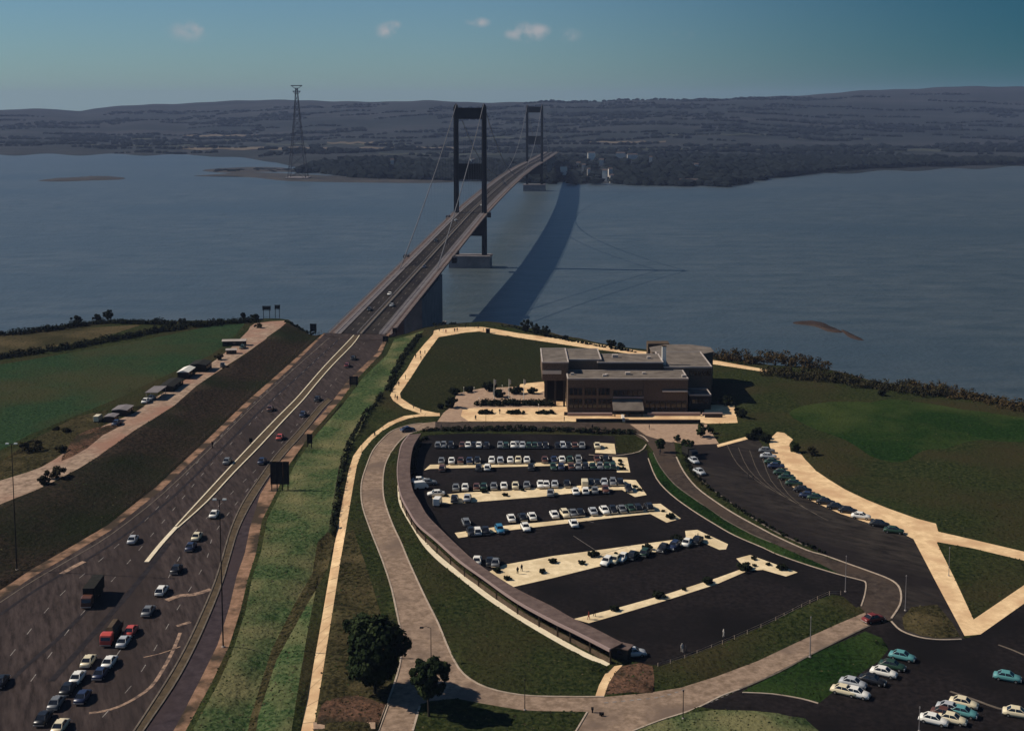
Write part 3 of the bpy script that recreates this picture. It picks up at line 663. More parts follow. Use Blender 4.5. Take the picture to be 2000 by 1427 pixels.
for z,L in ((ptop-1,11),(ptop-12,7.5)):
    m=MB().use(MAT['steel_dark']); m.box(-L,L,-1.2,1.2,z-1.2,z+.4)
    for sg in (-1,1): m.tube((sg*L,0,z),(sg*1.6,0,z-7),.5,n=4)
    m.obj('crossarm',pyl)
m=MB().use(MAT['concrete']); m.box(-22,22,-22,22,-1,3); m.obj('base',pyl)
# ---------------- kerbs ----------------
def offs(w,d):
    o=[]
    for i in range(len(w)):
        a=w[max(i-1,0)]; b_=w[min(i+1,len(w)-1)]; v=Vector((b_.x-a.x,b_.y-a.y)); v.normalize(); o.append(Vector((w[i].x-v.y*d,w[i].y+v.x*d,w[i].z)))
    return o
def kerb(pts,mt='kerb_stone',w=.35,h=.12,name='kerb',z=ZL,sm=3):
    c=cat_rom([P(*p) for p in pts],sm); tag(MB().use(MAT[mt]).ribbon(offs(c,w/2),offs(c,-w/2),z-.3,z+h).obj(name),kind='structure')
kerb(RL[1:-1],'kerb_stone'); 
kerb([(820,841),(798,848),(781,861),(766,880),(753,905),(748,935),(749,968),(756,995),(768,1027),(783,1059),(800,1100),(830,1165),(855,1215),(880,1275),(905,1315),(950,1342),(1020,1357),(1100,1360),(1180,1360)],'kerb_stone')
kerb([(1266,895),(1282,934),(1310,965),(1352,996),(1397,1024),(1436,1046),(1492,1070),(1520,1083),(1580,1104),(1640,1122),(1679,1132),(1691,1138),(1689,1161),(1682,1183)],'kerb_stone',.3)
kerb([(1321,892),(1335,920),(1360,951),(1397,979),(1436,1004),(1478,1027),(1520,1049),(1576,1074),(1610,1084),(1655,1100),(1700,1116),(1736,1130),(1754,1143),(1760,1161),(1757,1182),(1741,1207)],'kerb_stone',.4)
kerb([(1338,892),(1352,918),(1380,946),(1419,976),(1464,1007),(1520,1041),(1576,1066)],'kerb_dark',.5)
kerb([(1741,1213),(1760,1231),(1796,1244),(1835,1249),(1878,1248)],'kerb_stone',.35)
kerb([(1276,884),(1290,912),(1318,946),(1363,979),(1413,1013),(1464,1041),(1506,1059)],'kerb_dark',.3)
kerb([(1450,1352),(1510,1355),(1565,1364),(1598,1373)],'kerb_stone',.3)
kerb([(1147,1390),(1137,1407),(1125,1427),(1110,1450)],'kerb_stone',.3)
kerb([(1236,1427),(1290,1406),(1335,1392),(1368,1379),(1410,1358),(1444,1346)],'kerb_stone',.35)
kerb([(1444,1346),(1520,1313),(1586,1277),(1670,1235),(1697,1222)],'kerb_dark',.4)
kerb([(1950,1259),(1975,1268),(2010,1283)],'kerb_dark',.3)
kerb([(1856,1350),(1900,1365),(1950,1383),(1995,1393),(2060,1425)],'kerb_dark',.5)
kerb([(738,1427),(757,1376)],'kerb_stone',.5); kerb([(806,1427),(820,1378)],'kerb_stone',.4)
kerb([(1262,868),(1248,882),(1200,890),(1150,888)],'kerb_stone',.4); kerb([(1236,844),(1256,852),(1266,862)],'kerb_stone',.35)
# ---------------- motorway: central reservation, barriers ----------------
def rib(ptsL,ptsR,mt,name,h=.15,kind='structure'):
    a=cat_rom([P(*p) for p in ptsL],3); b_=cat_rom([P(*p) for p in ptsR],3)
    return tag(MB().use(MAT[mt]).ribbon(a,b_,ZL-.2,ZL+h).obj(name),kind=kind)
mat('median_earth',(.06,.045,.03),(.11,.08,.05),.6,1)
ML=[(343,1028),(400,966),(447,915),(494,865),(540,817),(577,780),(600,754),(634,715),(677,670),(691,655)]
MR=[(347,1031),(404,980),(457,923),(506,873),(553,822),(592,781),(615,753),(648,715),(688,674),(702,655)]
rib(ML,MR,'median_earth','central_reservation',.1)
kerb(ML,'kerb_white',.4,.22); kerb(MR,'kerb_white',.4,.22)
kerb([(286,1098),(315,1062),(345,1029)],'kerb_white',1.1,.2)
SPL=[(640,778),(624,791),(580,843),(539,888),(505,935),(474,982),(452,1030),(436,1083),(420,1135),(395,1195),(362,1265),(325,1330),(262,1427),(220,1490)]
SPR=[(648,782),(632,797),(590,849),(551,893),(518,940),(488,988),(465,1035),(449,1087),(433,1140),(408,1203),(375,1275),(337,1343),(280,1427),(240,1490)]
rib(SPL,SPR,'median_earth','separator_strip',.06)
kerb(SPL,'kerb_dark',.35,.2); kerb(SPR,'kerb_dark',.3,.2)
kerb([(0,1176),(66,1133),(140,1090),(220,1041),(320,962),(412,874),(492,795),(571,723),(640,662)],'kerb_dark',.3,.04)
mat('road_seam',(.016,.013,.014),(.03,.025,.026),.5,.7)
def line(ptsc,w,mt='marking',z=.02,name='road_marking'):
    c=cat_rom([P(*p) for p in ptsc],3); a=offs(c,w/2); b_=offs(c,-w/2); vs=[];
    for p,q in zip(a,b_): vs+=[(p.x,p.y,ZL+z),(q.x,q.y,ZL+z)]
    return tag(MB().use(MAT[mt]).add(vs,[(2*i,2*i+1,2*i+3,2*i+2) for i in range(len(c)-1)]).obj(name),kind='structure')
line([(0,1200),(80,1145),(160,1098),(240,1047),(340,968),(430,880),(510,800),(590,728),(660,664)],.9,'road_seam',.015,'road_seam')
line([(100,1330),(180,1240),(250,1160),(330,1060)],1.4,'road_seam',.015,'road_seam')
line([(-60,1420),(30,1320),(110,1250),(170,1190)],1.1,'road_seam',.015,'road_seam')
def dashes(ptsc,w=.2,L=3,gap=6):
    c=cat_rom([P(*p) for p in ptsc],12); m=MB().use(MAT['marking']); acc=0; last=-99
    for a,b_ in zip(c[:-1],c[1:]):
        acc+=(b_-a).length
        if acc-last>L+gap:
            last=acc; d=(b_-a).normalized(); n2=Vector((-d.y,d.x,0))*w/2; e=a+d*L
            m.add([a-n2+Vector((0,0,.03)),a+n2+Vector((0,0,.03)),e+n2+Vector((0,0,.03)),e-n2+Vector((0,0,.03))],[(0,1,2,3)])
    tag(m.obj('lane_markings'),kind='structure')
dashes([(60,1330),(150,1210),(240,1110),(330,1005),(405,915),(480,836),(550,765),(610,710),(664,660)])
dashes([(20,1280),(110,1170),(200,1090),(290,1010),(370,920),(450,832),(525,760),(590,706),(646,658)])
dashes([(120,1427),(220,1290),(310,1160),(380,1040),(450,965),(525,892),(595,812),(655,742),(716,664)])
dashes([(200,1400),(270,1320),(340,1200),(400,1100),(420,1040),(480,960),(540,892)])
mat('worn_paint',(.36,.24,.17),(.12,.085,.07),.8,.9,lo=.42,hi=.62)
line([(174,1392),(215,1385),(255,1368),(295,1340),(322,1300),(340,1265),(352,1235)],.75,'worn_paint')
line([(280,1283),(315,1275),(352,1262)],.35,'worn_paint'); line([(325,1172),(350,1163),(380,1160),(412,1150)],1.6,'worn_paint'); line([(345,1222),(372,1214)],1.0,'worn_paint')
line([(120,1120),(150,1103),(165,1096)],1.4,'worn_paint')
# car park bay lines and coach park lines
for (a,b_,nn) in (((1120,1010),(1160,1020),0),((1120,1046),(1175,1082),0),((1175,1082),(1235,1064),0)): line([a,b_],.14)
for k in range(5):
    o=k*22
    line([(1420+o,868+o*.25),(1440+o,905+o*.5),(1480+o,940+o*.55),(1530+o,968+o*.55)],.16,'kerb_dark')
# give-way dashes at the junctions
dashes([(1180,1372),(1240,1366),(1290,1360),(1340,1345)],.35,.8,.5); dashes([(1345,1388),(1380,1374),(1420,1356),(1450,1343)],.35,.8,.5)

jl=cat_rom([P(*p) for p in PL],8); jr=cat_rom([P(*p) for p in PR],8); m=MB().use(MAT['joint']); acc=0
for i in range(1,len(jl)-1):
    acc+=(jl[i]-jl[i-1]).length
    if acc>5:
        acc=0; d=(jl[i+1]-jl[i]).normalized()*.09; up_=Vector((0,0,.02)); m.add([jl[i]-d+up_,jr[i]-d+up_,jr[i]+d+up_,jl[i]+d+up_],[(0,1,2,3)])
tag(m.obj('path_joints'),kind='structure')
# ---------------- covered walkway round the car park ----------------
def circ_pts():
    pass
inn=[(823,846),(808,870),(802,899),(801,926),(806,956),(819,979),(835,1006),(863,1035),(894,1065),(935,1101),(1005,1147),(1075,1182),(1117,1206),(1162,1227),(1216,1255)]
outr=[(798,848),(784,866),(778,890),(775,916),(777,943),(783,969),(797,996),(815,1023),(850,1053),(895,1093),(940,1125),(1005,1171),(1075,1210),(1120,1232),(1190,1268)]
RZ=ZL+3.1
iw=cat_rom([P(*p,RZ) for p in inn],5); ow=cat_rom([P(*p,RZ) for p in outr],5)
cov=thing('covered_walkway','long curved covered walkway with flat brown roof bordering the car park','walkway',(ow[0].x,ow[0].y,ZL))
co=Vector((-ow[0].x,-ow[0].y,-ZL))
def cobj(m,name): o=m.obj(name,cov); o.location=co; return o
NR_=len(iw); seg=3
ow_in=[o+(i-o).normalized()*.5 for o,i in zip(ow,iw)]; iw_in=[i+(o-i).normalized()*.5 for o,i in zip(ow,iw)]
k=0; shared=0
while k<NR_-1:
    e=min(k+seg,NR_-1); m=MB().use(MAT['roof_brown']); zz=.03*((k//seg)%2)
    m.ribbon(ow_in[k:e+1],iw_in[k:e+1],RZ-.3,RZ-.02+zz*.6); cobj(m,'roof_panel'); k=e
cobj(MB().use(MAT['trim_pink']).ribbon(ow,[o+(i-o).normalized()*.46 for o,i in zip(ow,iw)],RZ-.5,RZ+.06),'fascia')
cobj(MB().use(MAT['roof_brown']).ribbon(iw,[i+(o-i).normalized()*.46 for o,i in zip(ow,iw)],RZ-.5,RZ+.06),'fascia')
for k in range(1,NR_,3):
    for f in (.08,.85):
        q=ow[k].lerp(iw[k],f); m=MB().use(MAT['timber']); m.box(q.x-.13,q.x+.13,q.y-.13,q.y+.13,ZL-.2,RZ-.3); cobj(m,'post')
w1=[o.lerp(i,.80) for o,i in zip(ow,iw)]; w2=[o.lerp(i,.86) for o,i in zip(ow,iw)]
cobj(MB().use(MAT['brick_dark']).ribbon(w1,w2,ZL-.3,ZL+2.1),'back_wall')
w1=[o.lerp(i,.10) for o,i in zip(ow,iw)]; w2=[o.lerp(i,.15) for o,i in zip(ow,iw)]
cobj(MB().use(MAT['timber']).ribbon(w1,w2,ZL-.3,ZL+1.0),'parapet')
# ---------------- service building ----------------
bd=thing('service_building','brown brick motorway restaurant block with stepped flat roofs and white chimney by the cliff','building',tuple(P(1230,812)))
bo=-P(1230,812)
def bb(mt,x0,x1,y0,y1,z0,z1,name,par=None):
    m=MB().use(MAT[mt]).box(x0,x1,y0,y1,z0,z1); o=m.obj(name,par or bd); o.location=bo if par is None else (0,0,0); return o
def XY(px,Y): return (px-1000)*Y/F
YA=P(1230,806).y; zA=PY(1230,739,YA).z
xa,xb=XY(1111,YA),XY(1350,YA); zr=zA
def bwall(mt,x0,x1,y0,y1,z0,z1):
    w=bb(mt,x0,x1,y0,y1,z0,z1-.25,'wall'); rf=bb('roof_felt',x0+.35,x1-.35,y0+.35,y1-.35,z1-.25,z1-.05,'roof')
    for (a,b_,c_,d_) in ((x0-.15,x1+.15,y0-.15,y0+.3),(x0-.15,x1+.15,y1-.3,y1+.15),(x0-.15,x0+.3,y0+.3,y1-.3),(x1-.3,x1+.15,y0+.3,y1-.3)):
        bb('concrete_pale',a,b_,c_,d_,z1-.45,z1+.12,'parapet')
    return w,rf
w,rf=bwall('brick_brown',xa,xb,YA,YA+14,ZL-1,zr)
Yb=YA+14.4
for px,dy,s_ in ((1184,4,.7),(1188,6,.5),(1230,7,.9),(1342,3,.8),(1262,8,.6)):
    x=XY(px,YA+dy); MB().use(MAT['concrete_pale']).box(x-s_,x+s_,YA+dy-s_,YA+dy+s_,zr-.06,zr+s_*.9).obj('roof_vent',rf).location=(0,0,0)
# window bands: near-black slab painting in recess shade with individual panes and pale mullions
def band(x0,x1,z0,z1,n,y=YA,fr='timber'):
    bb('gap_shade',x0,x1,y-.02,y+.1,z0,z1,'recess_shade')
    step=(x1-x0)/n
    for i in range(n):
        f=bb(fr,x0+i*step+.06,x0+(i+1)*step-.06,y-.14,y-.03,z0+.05,z1-.05,'window_frame')
        bb('window_glass',x0+i*step+.18,x0+(i+1)*step-.18,y-.17,y-.141,z0+.2,z1-.2,'pane',f)
def zz(py): return PY(1230,py,YA).z
band(XY(1113,YA),XY(1195,YA),zz(772),zz(757),9); band(XY(1201,YA),XY(1260,YA),zz(773),zz(761),6)
band(XY(1113,YA),XY(1198,YA),zz(797),zz(778),9); band(XY(1264,YA),XY(1348,YA),zz(800),zz(782),8)
for px in (1142,1170,1264): x=XY(px,YA); bb('brick_brown',x-.35,x+.35,YA-.45,YA+.05,ZL,zr-.5,'pilaster')
bb('trim_pale',XY(1299,YA),XY(1349,YA),YA-.7,YA+.02,zz(764.5),zz(762),'ledge')
bb('trim_pink',XY(1201,YA),XY(1262,YA),YA-.5,YA+.02,zz(777),zz(774),'ledge')
# entrance canopy
cx0,cx1=XY(1201,YA-4),XY(1262,YA-4)
m=MB().use(MAT['roof_felt']); zc0=PY(0,801,YA-6).z
m.add([(cx0,YA-6,zc0),(cx1,YA-6,zc0),(cx1,YA,zc0+2.6),(cx0,YA,zc0+2.6),(cx0,YA-6,zc0-.4),(cx1,YA-6,zc0-.4),(cx1,YA,zc0+2.2),(cx0,YA,zc0+2.2)],[(0,1,2,3),(7,6,5,4),(0,4,5,1),(1,5,6,2),(3,2,6,7),(0,3,7,4)])
o=m.obj('canopy',bd); o.location=bo
for x in (cx0+.5,cx1-.8,(cx0+cx1)/2): bb('brick_dark',x,x+.3,YA-5.6,YA-5.3,ZL,zc0-.3,'canopy_post')
# low plinth walls and planters in front
for a,b_,py,h,mt in ((1111,1200,806,1.0,'trim_pink'),(1270,1376,806,1.1,'trim_pink'),(1380,1420,805,.8,'trim_pink'),(1171,1199,796,.8,'concrete_pale')):
    Y=P(0,py+6).y; bb(mt,XY(a,Y),XY(b_,Y),Y,Y+1.1,ZL-.2,ZL+h,'plinth_wall')
for a,b_,py in ((1128,1220,824),(1226,1376,826),(1104,1139,811),(1385,1420,815)):
    Y=P(0,py).y; bb('brick_dark',XY(a,Y),XY(b_,Y),Y,Y+.8,ZL-.2,ZL+1.1,'boundary_wall')
bb('trim_pale',XY(1220,P(0,824).y),XY(1225,P(0,824).y),P(0,824).y,P(0,824).y+5,ZL,ZL+1.5,'gate_pier')
# upper storey set back
zu=PY(1230,707,Yb).z
bwall('brick_dark',XY(1170,Yb),XY(1300,Yb),Yb,Yb+15,ZL,zu)
Yc_=Yb+.4
zc_=PY(1230,716,Yc_).z
wc,_r=bwall('brick_brown',XY(1300.5,Yc_)+.3,XY(1397,Yc_),Yc_,Yc_+28,ZL,zc_)
Ya=Yc_-10; x0,x1=XY(1351.5,Ya)+.4,XY(1396,Ya)  # dark annex added where only the building's shadow darkens the ground
bwall('brick_dark',x0,x1,Ya,Yc_-.2,ZL,ZL+5.6)
band(x0+.8,x1-.8,ZL+2.2,ZL+3.9,5,Ya)
band(XY(1352,Yc_),XY(1395,Yc_),zc_-3.4,zc_-1.6,6,Yc_)
# octagonal rear lounge
cx=XY(1336,Yb+34); cy=Yb+34; zo=PY(1330,694,Yb+22).z
poly=[(cx+13*math.cos(math.pi/8+i*math.pi/4),cy+11*math.sin(math.pi/8+i*math.pi/4)) for i in range(8)]
o=MB().use(MAT['brick_brown']).prism(poly,ZL,zo-.3).obj('wall',bd); o.location=bo
o=MB().use(MAT['roof_felt']).prism([((p[0]-cx)*1.03+cx,(p[1]-cy)*1.04+cy) for p in poly],zo-.3,zo).obj('roof',bd); o.location=bo
# left wing raised on dark columns
Yl=YA+9; x0,x1=XY(1060,Yl),XY(1113,Yl)-.2
zt=PY(0,707,Yl).z; zb=PY(0,743,Yl).z
bwall('brick_brown',x0,x1,Yl,Yl+26,zb,zt)
x2=XY(1172,Yl+20); bwall('brick_brown',x1+.2,x2,Yl+6.5,Yl+26.5,ZL,zt-.3)
bb('trim_pale',x0+.1,XY(1098,Yl),Yl-.25,Yl+.02,PY(0,730,Yl).z,PY(0,723,Yl).z,'window_band')
for i in range(3):
    for j in range(2):
        x=x0+1.2+i*(x1-x0-3)/2; y=Yl+1+j*14; bb('brick_dark',x,x+.7,y,y+.7,ZL,zb,'column')
bb('gap_shade',x0+2,x1-.5,Yl+9,Yl+9.5,ZL,zb,'wall')  # near-black sheet painting the shade under the open wing
for px,dy,a_,b_,h_ in ((1205,8,2.2,1.6,1.1),(1272,6,1.4,1.4,.8),(1120,6,1.2,.9,.7)):
    x=XY(px,Yb+dy) if px>1130 else XY(px,YA+dy); zt_=zu if px>1130 else zr; yy_=(Yb if px>1130 else YA)+dy
    bb('concrete_pale',x-a_/2,x+a_/2,yy_,yy_+b_,zt_-.06,zt_+h_,'roof_plant')
# stair
st_=P(1090,765); m=MB().use(MAT['concrete_pale'])
for i in range(8): m.box(st_.x-2+i*.45,st_.x-2+(i+1)*.45+.01,st_.y,st_.y+2.2,ZL+i*.3,ZL+i*.3+.34)
o=m.obj('stair',bd); o.location=bo
# chimney
Yk=Yb+4; x=XY(1302,Yk); zk=PY(0,677,Yk).z
bb('white_paint',x-.75,x+.75,Yk,Yk+1.3,zc_-2,zk,'chimney'); bb('brick_brown',x-.85,x+.85,Yk-.1,Yk+1.4,zk,zk+.4,'chimney_cap')
Yk=Yb+46; x=XY(1291,Yk)
bb('timber',x-4.4,x+4.4,Yk,Yk+6,ZL,PY(0,671,Yk).z,'plant_room')
# ---------------- flagpoles and terrace fittings ----------------
fp=None
for px,top_,base,lab in ((965,740,785,'left one of three white flagpoles on the terrace'),(994,740,788,'middle one of three white flagpoles on the terrace'),(1023,740,787,'right one of three white flagpoles on the terrace, nearest the building')):
    p=P(px,base); h=PY(px,top_,p.y).z-ZL
    t=thing('flagpole',lab,'flagpole',tuple(p),0,'white flagpoles on the terrace')
    m=MB().use(MAT['white_paint']); m.tube((0,0,0),(0,0,h),.13,.07); m.obj('pole',t)
    m=MB().use(MAT['concrete_pale']); m.box(-.35,.35,-.35,.35,0,.25); m.obj('base',t)
    m=MB().use(MAT['cloth_pale']); m.add([(.06,0,h-.1),(.8,.15,h-.4),(.75,-.1,h-1.8),(.06,0,h-1.6),(.3,.2,h-2.4)],[(0,1,2,3),(3,2,4)]); m.obj('flag',t)
# ---------------- vegetation ----------------
def crown_mesh(name,mt,R_,h0,h1,nclump,nleaf,ls,r,squash=1.0):
    "leaf cards gathered in uneven clumps through the crown's volume"
    vs=[];fs=[]; c0=(h0+h1)/2; rh=(h1-h0)/2
    cl=[]
    for _ in range(nclump):
        while True:
            a=Vector((r.uniform(-1,1),r.uniform(-1,1),r.uniform(-1,1)))
            if .25<a.length<1: break
        a=a.normalized()*a.length**.5
        w=1 if a.z>-.2 else .8
        k_=r.uniform(.74,.98); cl.append((Vector((a.x*R_*k_*w,a.y*R_*k_*w,c0+a.z*rh*.84)),R_*r.uniform(.11,.27)))
    cl.append((Vector((0,0,c0)),R_*.5)); cl.append((Vector((0,0,c0+rh*.35)),R_*.45)); cl.append((Vector((0,0,c0-rh*.35)),R_*.42)); 
    mi=[]
    for c,cr in cl:
        tone=1 if r.random()<.3 else 0
        for _ in range(nleaf):
            d=Vector((r.gauss(0,1),r.gauss(0,1),r.gauss(0,1))).normalized()*cr*r.uniform(.55,1.08); p=c+d
            n=(d.normalized()+Vector((r.uniform(-.7,.7),r.uniform(-.7,.7),r.uniform(-.3,.9)))).normalized()
            u=n.orthogonal().normalized(); u=(Matrix.Rotation(r.uniform(0,6.28),3,n)@u); v=n.cross(u); s=ls*r.uniform(.6,1.3); k=len(vs)
            vs+= [p-u*s-v*s*.5,p+u*s*.1-v*s*.7,p+u*s,p+v*s*.8]; fs.append((k,k+1,k+2,k+3)); mi.append(tone)
    me=bpy.data.meshes.new(name); me.from_pydata([tuple(v) for v in vs],[],fs); me.materials.append(MAT[mt]); me.materials.append(MAT['leaf_mid' if mt=='leaf_dark' else mt]); me.polygons.foreach_set('material_index',mi); return me
def trunk_mesh(h,rad,R_,r,n=7):
    m=MB().use(MAT['bark']); p=Vector((0,0,-.3)); k=4; pts=[p]
    for i in range(k): p=p+Vector((r.uniform(-.15,.15),r.uniform(-.15,.15),h/k)); pts.append(p)
    for i,(a,b_) in enumerate(zip(pts[:-1],pts[1:])): m.tube(a,b_,rad*(1-.14*i),rad*(1-.14*(i+1)),8)
    for i in range(n):
        an=6.28*i/n+r.uniform(-.3,.3); e=pts[-1]+Vector((math.cos(an)*R_*.55,math.sin(an)*R_*.55,h*r.uniform(.3,.9))); mid=pts[-1].lerp(e,.5)+Vector((0,0,.4))
        m.tube(pts[-2 if i%2 else -1],mid,rad*.4,rad*.26,5); m.tube(mid,e,rad*.26,rad*.08,5)
    return m.mesh('trunk')
r=random.Random(21)
def tree(px,py,R_,h0,h1,lab,mt='leaf_dark',ncl=60,nl=130,ls=.42,name='tree',tr=.3,cat='tree'):
    p=G(px,py); t=thing(name,lab,cat,tuple(p),r.uniform(0,6))
    link('trunk',trunk_mesh(h0+ (h1-h0)*.3,tr,R_,r),t); link('crown',crown_mesh('crown',mt,R_,h0,h1,ncl,nl,ls,r),t); return t
tree(733,1352,6.6,1.0,15.5,'larger broad dark tree at the roadside above the footpath fork','leaf_dark',120,120,.42,tr=.38)
tree(838,1398,4.0,3.0,11.4,'smaller rounded dark tree on the green verge right of the larger tree','leaf_dark',60,110,.36,tr=.26)
tree(700,1240,3.2,.4,4.2,'low dark bush growing left behind the larger roadside tree','leaf_dark',30,80,.35,'bush',.12,'bush')
tree(1290,883,1.9,1.0,4.6,'small dark tree at the car park entrance road','leaf_dark',22,60,.3,'small_tree',.12)
tree(1344,887,2.2,1.0,5.4,'small dark tree at the head of the narrow verge by the coach park','leaf_dark',22,60,.3,'small_tree',.12)
tree(1323,862,1.5,.3,2.2,'round clipped bush at the tip of the narrow verge','leaf_dark',14,50,.28,'bush',.08,'bush')
tree(1368,853,2.2,.2,4.6,'dark upright tree below the right end of the building terrace','leaf_dark',24,60,.3,'small_tree',.12)
tree(1386,846,1.6,.2,2.8,'low bush beside the upright tree below the terrace','leaf_dark',14,50,.28,'bush',.08,'bush')
tree(1552,883,1.8,.1,3.4,'dark clipped tree in the notch of the sandy pavement','leaf_dark',20,60,.3,'small_tree',.1)
tree(1585,890,1.9,.1,3.0,'ragged bush on the grass right of the pavement notch','leaf_scrub',18,50,.3,'bush',.1,'bush')
for i,(px,py,R_,h,lab) in enumerate([(1028,648,3.6,6.2,'leftmost tall dark tree above the sandy cliff path'),(1046,652,3.0,5.2,'dark tree just left of the round tree on the cliff path'),(1064,657,2.9,5.4,'round dark tree standing apart on the cliff path'),(1105,664,1.5,2.2,'single small bush on the cliff path right of the round tree'),(1194,680,2.6,4.0,'dark bush at the end of the cliff path'),(1212,683,2.2,3.2,'last bush before the building on the cliff path'),(1340,694,2.2,3.4,'brownish bush behind the building roof'),(1352,698,1.6,2.4,'small bush right behind the building roof'),(475,623,1.5,3.6,'thin dark tree near the end of the green field hedge'),(498,624,2.6,3.0,'wide bush beside the sign frames at the cliff corner'),(212,625,3.0,5.6,'tallest tree in the clifftop hedge on the left'),(190,628,2.4,3.8,'round bush left of the tallest clifftop tree'),(150,632,3.0,4.0,'broad bush in the clifftop hedge far left'),(1722,775,1.6,2.6,'pale bush at the top of the bright green field')]):
    tree(px,py,R_,.1,h,lab,'leaf_scrub' if 'brown' in lab else 'leaf_hedge',24,50,.34,'bush' if 'bush' in lab else 'tree',.12,'bush' if 'bush' in lab else 'tree')
def hedge(pts,w,h,lab,mt='leaf_hedge',den=1.0,name='hedge',kind='stuff',jit=1.0):
    c=cat_rom([G(*p) for p in pts],4); m=[];f=[]
    for a,b_ in zip(c[:-1],c[1:]):
        L=(b_-a).length; n=max(1,int(L*den*w*.9))
        hh=h*r.uniform(1-.35*jit,1+.35*jit)
        for _ in range(n):
            q=a.lerp(b_,r.random())+Vector((r.uniform(-w/2,w/2),r.uniform(-w/2,w/2),0)); cr=r.uniform(.5,.9)*min(1.4,h*.5); cz_=r.uniform(.1,1)*max(.2,hh-cr)
            for _ in range(18):
                d=Vector((r.gauss(0,1),r.gauss(0,1),r.gauss(0,1))).normalized()*cr; p=q+d+Vector((0,0,cz_)); nn=(d+Vector((r.uniform(-.5,.5),r.uniform(-.5,.5),.3))).normalized(); u=nn.orthogonal().normalized(); v=nn.cross(u); s=r.uniform(.25,.5); k=len(m)
                m+=[tuple(p-u*s),tuple(p-v*s*.7),tuple(p+u*s),tuple(p+v*s*.7)]; f.append((k,k+1,k+2,k+3))
    me=bpy.data.meshes.new(name); me.from_pydata(m,[],f); me.materials.append(MAT[mt]); o=link(name,me)
    return tag(o,lab,'hedge' if name=='hedge' else 'scrub',kind=kind)
hedge([(-150,672),(0,656),(60,650),(150,637),(215,631),(300,632),(370,634),(440,632),(500,628)],5,2.6,'dark scrub hedge running along the clifftop on the far left',name='scrub')
hedge([(-150,725),(0,700),(60,692),(120,684),(200,668),(280,654),(350,642),(430,634)],5,3.0,'thick dark hedge between the dry field and the green field')
hedge([(560,628),(585,642),(612,655)],2,1.4,'low scrub on the cliff corner left of the bridge',name='scrub')
hedge([(846,636),(870,633),(893,633)],1.6,1.6,'clipped dark hedge at the bend of the cliff path')
hedge([(980,638),(1000,640),(1030,648),(1100,663),(1180,678),(1240,688)],2.0,1.2,'low scrub beside the cliff path behind the lawn',den=.8,name='scrub')
hedge([(1400,700),(1440,706),(1480,708),(1540,712),(1610,722)],9,4.6,'tall brown thicket on the clifftop right of the building','leaf_brown',.9,name='scrub')
hedge([(1500,730),(1560,737),(1640,745),(1700,755),(1770,765),(1830,772)],11,3.4,'dark scrub belt along the clifftop above the dull field','leaf_scrub',.8,name='scrub')
hedge([(1770,758),(1850,770),(1930,785),(2000,800),(2150,822)],10,3.2,'reddish brown scrub along the clifftop at the far right','leaf_brown',.8,name='scrub')
hedge([(820,655),(806,672),(790,695),(776,720),(765,745),(758,765)],2.4,1.8,'dark hedge down the left side of the lawn path')
hedge([(745,768),(735,790),(715,810),(700,835),(684,865),(672,900),(666,940),(658,990),(650,1030)],1.0,1.9,'dark hedge along the fence between green bank and long footpath')
hedge([(828,845),(900,841),(1000,841),(1100,843),(1238,847)],2.2,2.0,'trimmed hedge closing the top of the car park',jit=.2,den=1.6)
hedge([(838,856),(823,862),(812,880),(808,905),(807,930)],1.5,1.4,'low planting inside the curve of the covered walkway',den=1.2,name='scrub')
hedge([(1335,866),(1338,892),(1352,921),(1378,948),(1415,976),(1460,1005),(1518,1038),(1575,1064),(1610,1080)],1.1,.8,'low dark planting on the narrow curved verge',jit=.3,den=1.3)
hedge([(938,790),(970,790),(1010,790),(1050,790),(1076,790)],4.6,2.2,'clipped block hedge along the terrace',jit=.15,den=2)
for a,lab in ((934,'left one of three short planted beds on the pale terrace'),(993,'middle one of three short planted beds on the pale terrace'),(1052,'right one of three short planted beds on the pale terrace')):
    hedge([(a+2,807),(a+13,807),(a+25,807)],2.9,1.2,lab,jit=.1,den=4.5,name='hedge',kind=None)['group']='short planted beds on the terrace'
for (px,py,R_,h,lab) in [(880,796,2.2,3.6,'dark bush cluster at the left end of the terrace'),(888,770,1.8,2.4,'bush above the left end of the terrace by the lawn'),(915,765,1.6,1.8,'small bush on the lawn edge between two lamps'),(955,763,2.6,3.0,'broad bush behind the left flagpole'),(975,775,2.2,2.4,'bush between the left and middle flagpoles'),(1008,768,2.2,2.2,'bush between the middle and right flagpoles'),(1040,768,1.8,2.0,'bush in front of the pale terrace corner'),(860,797,1.2,1.6,'lone shrub on the lawn corner by the road'),(1420,790,3.0,2.6,'wide bush on the sandy terrace at its right end'),(1447,815,2.0,3.2,'dark bush right of the pale terrace corner'),(1480,856,2.2,3.2,'largest bush at the top of the coach park'),(1495,862,1.6,2.2,'bush nearest the sandy pavement at the coach park top'),(1466,858,1.4,1.8,'small bush at the end of the pale path')]:
    tree(px,py,R_*1.3,.1,h*1.15,lab,'leaf_hedge',18,70,.34,'bush',.08,'bush')
# dark bushes in the left rough ground
for (px,py,R_,h,lab) in [(111,932,3.0,3.0,'rounded dark bush on the lower edge of the pink track'),(84,946,2.2,2.4,'brownish bush left of the rounded one by the pink track'),(130,845,1.6,1.6,'small dark bush on the rough ground above the pink track'),(110,842,1.2,1.4,'tiny bush on the rough ground'),(60,880,4.0,3.2,'wide bush on the rough ground at far left'),(120,882,2.2,1.8,'low bush at the edge of the bare earth'),(428,702,2.2,2.6,'ochre round bush beside the sheds on the track'),(505,640,2.4,1.8,'dark bush at the far end of the pink track')]:
    tree(px,py,R_,.1,h,lab,'leaf_scrub',16,45,.32,'bush',.08,'bush')
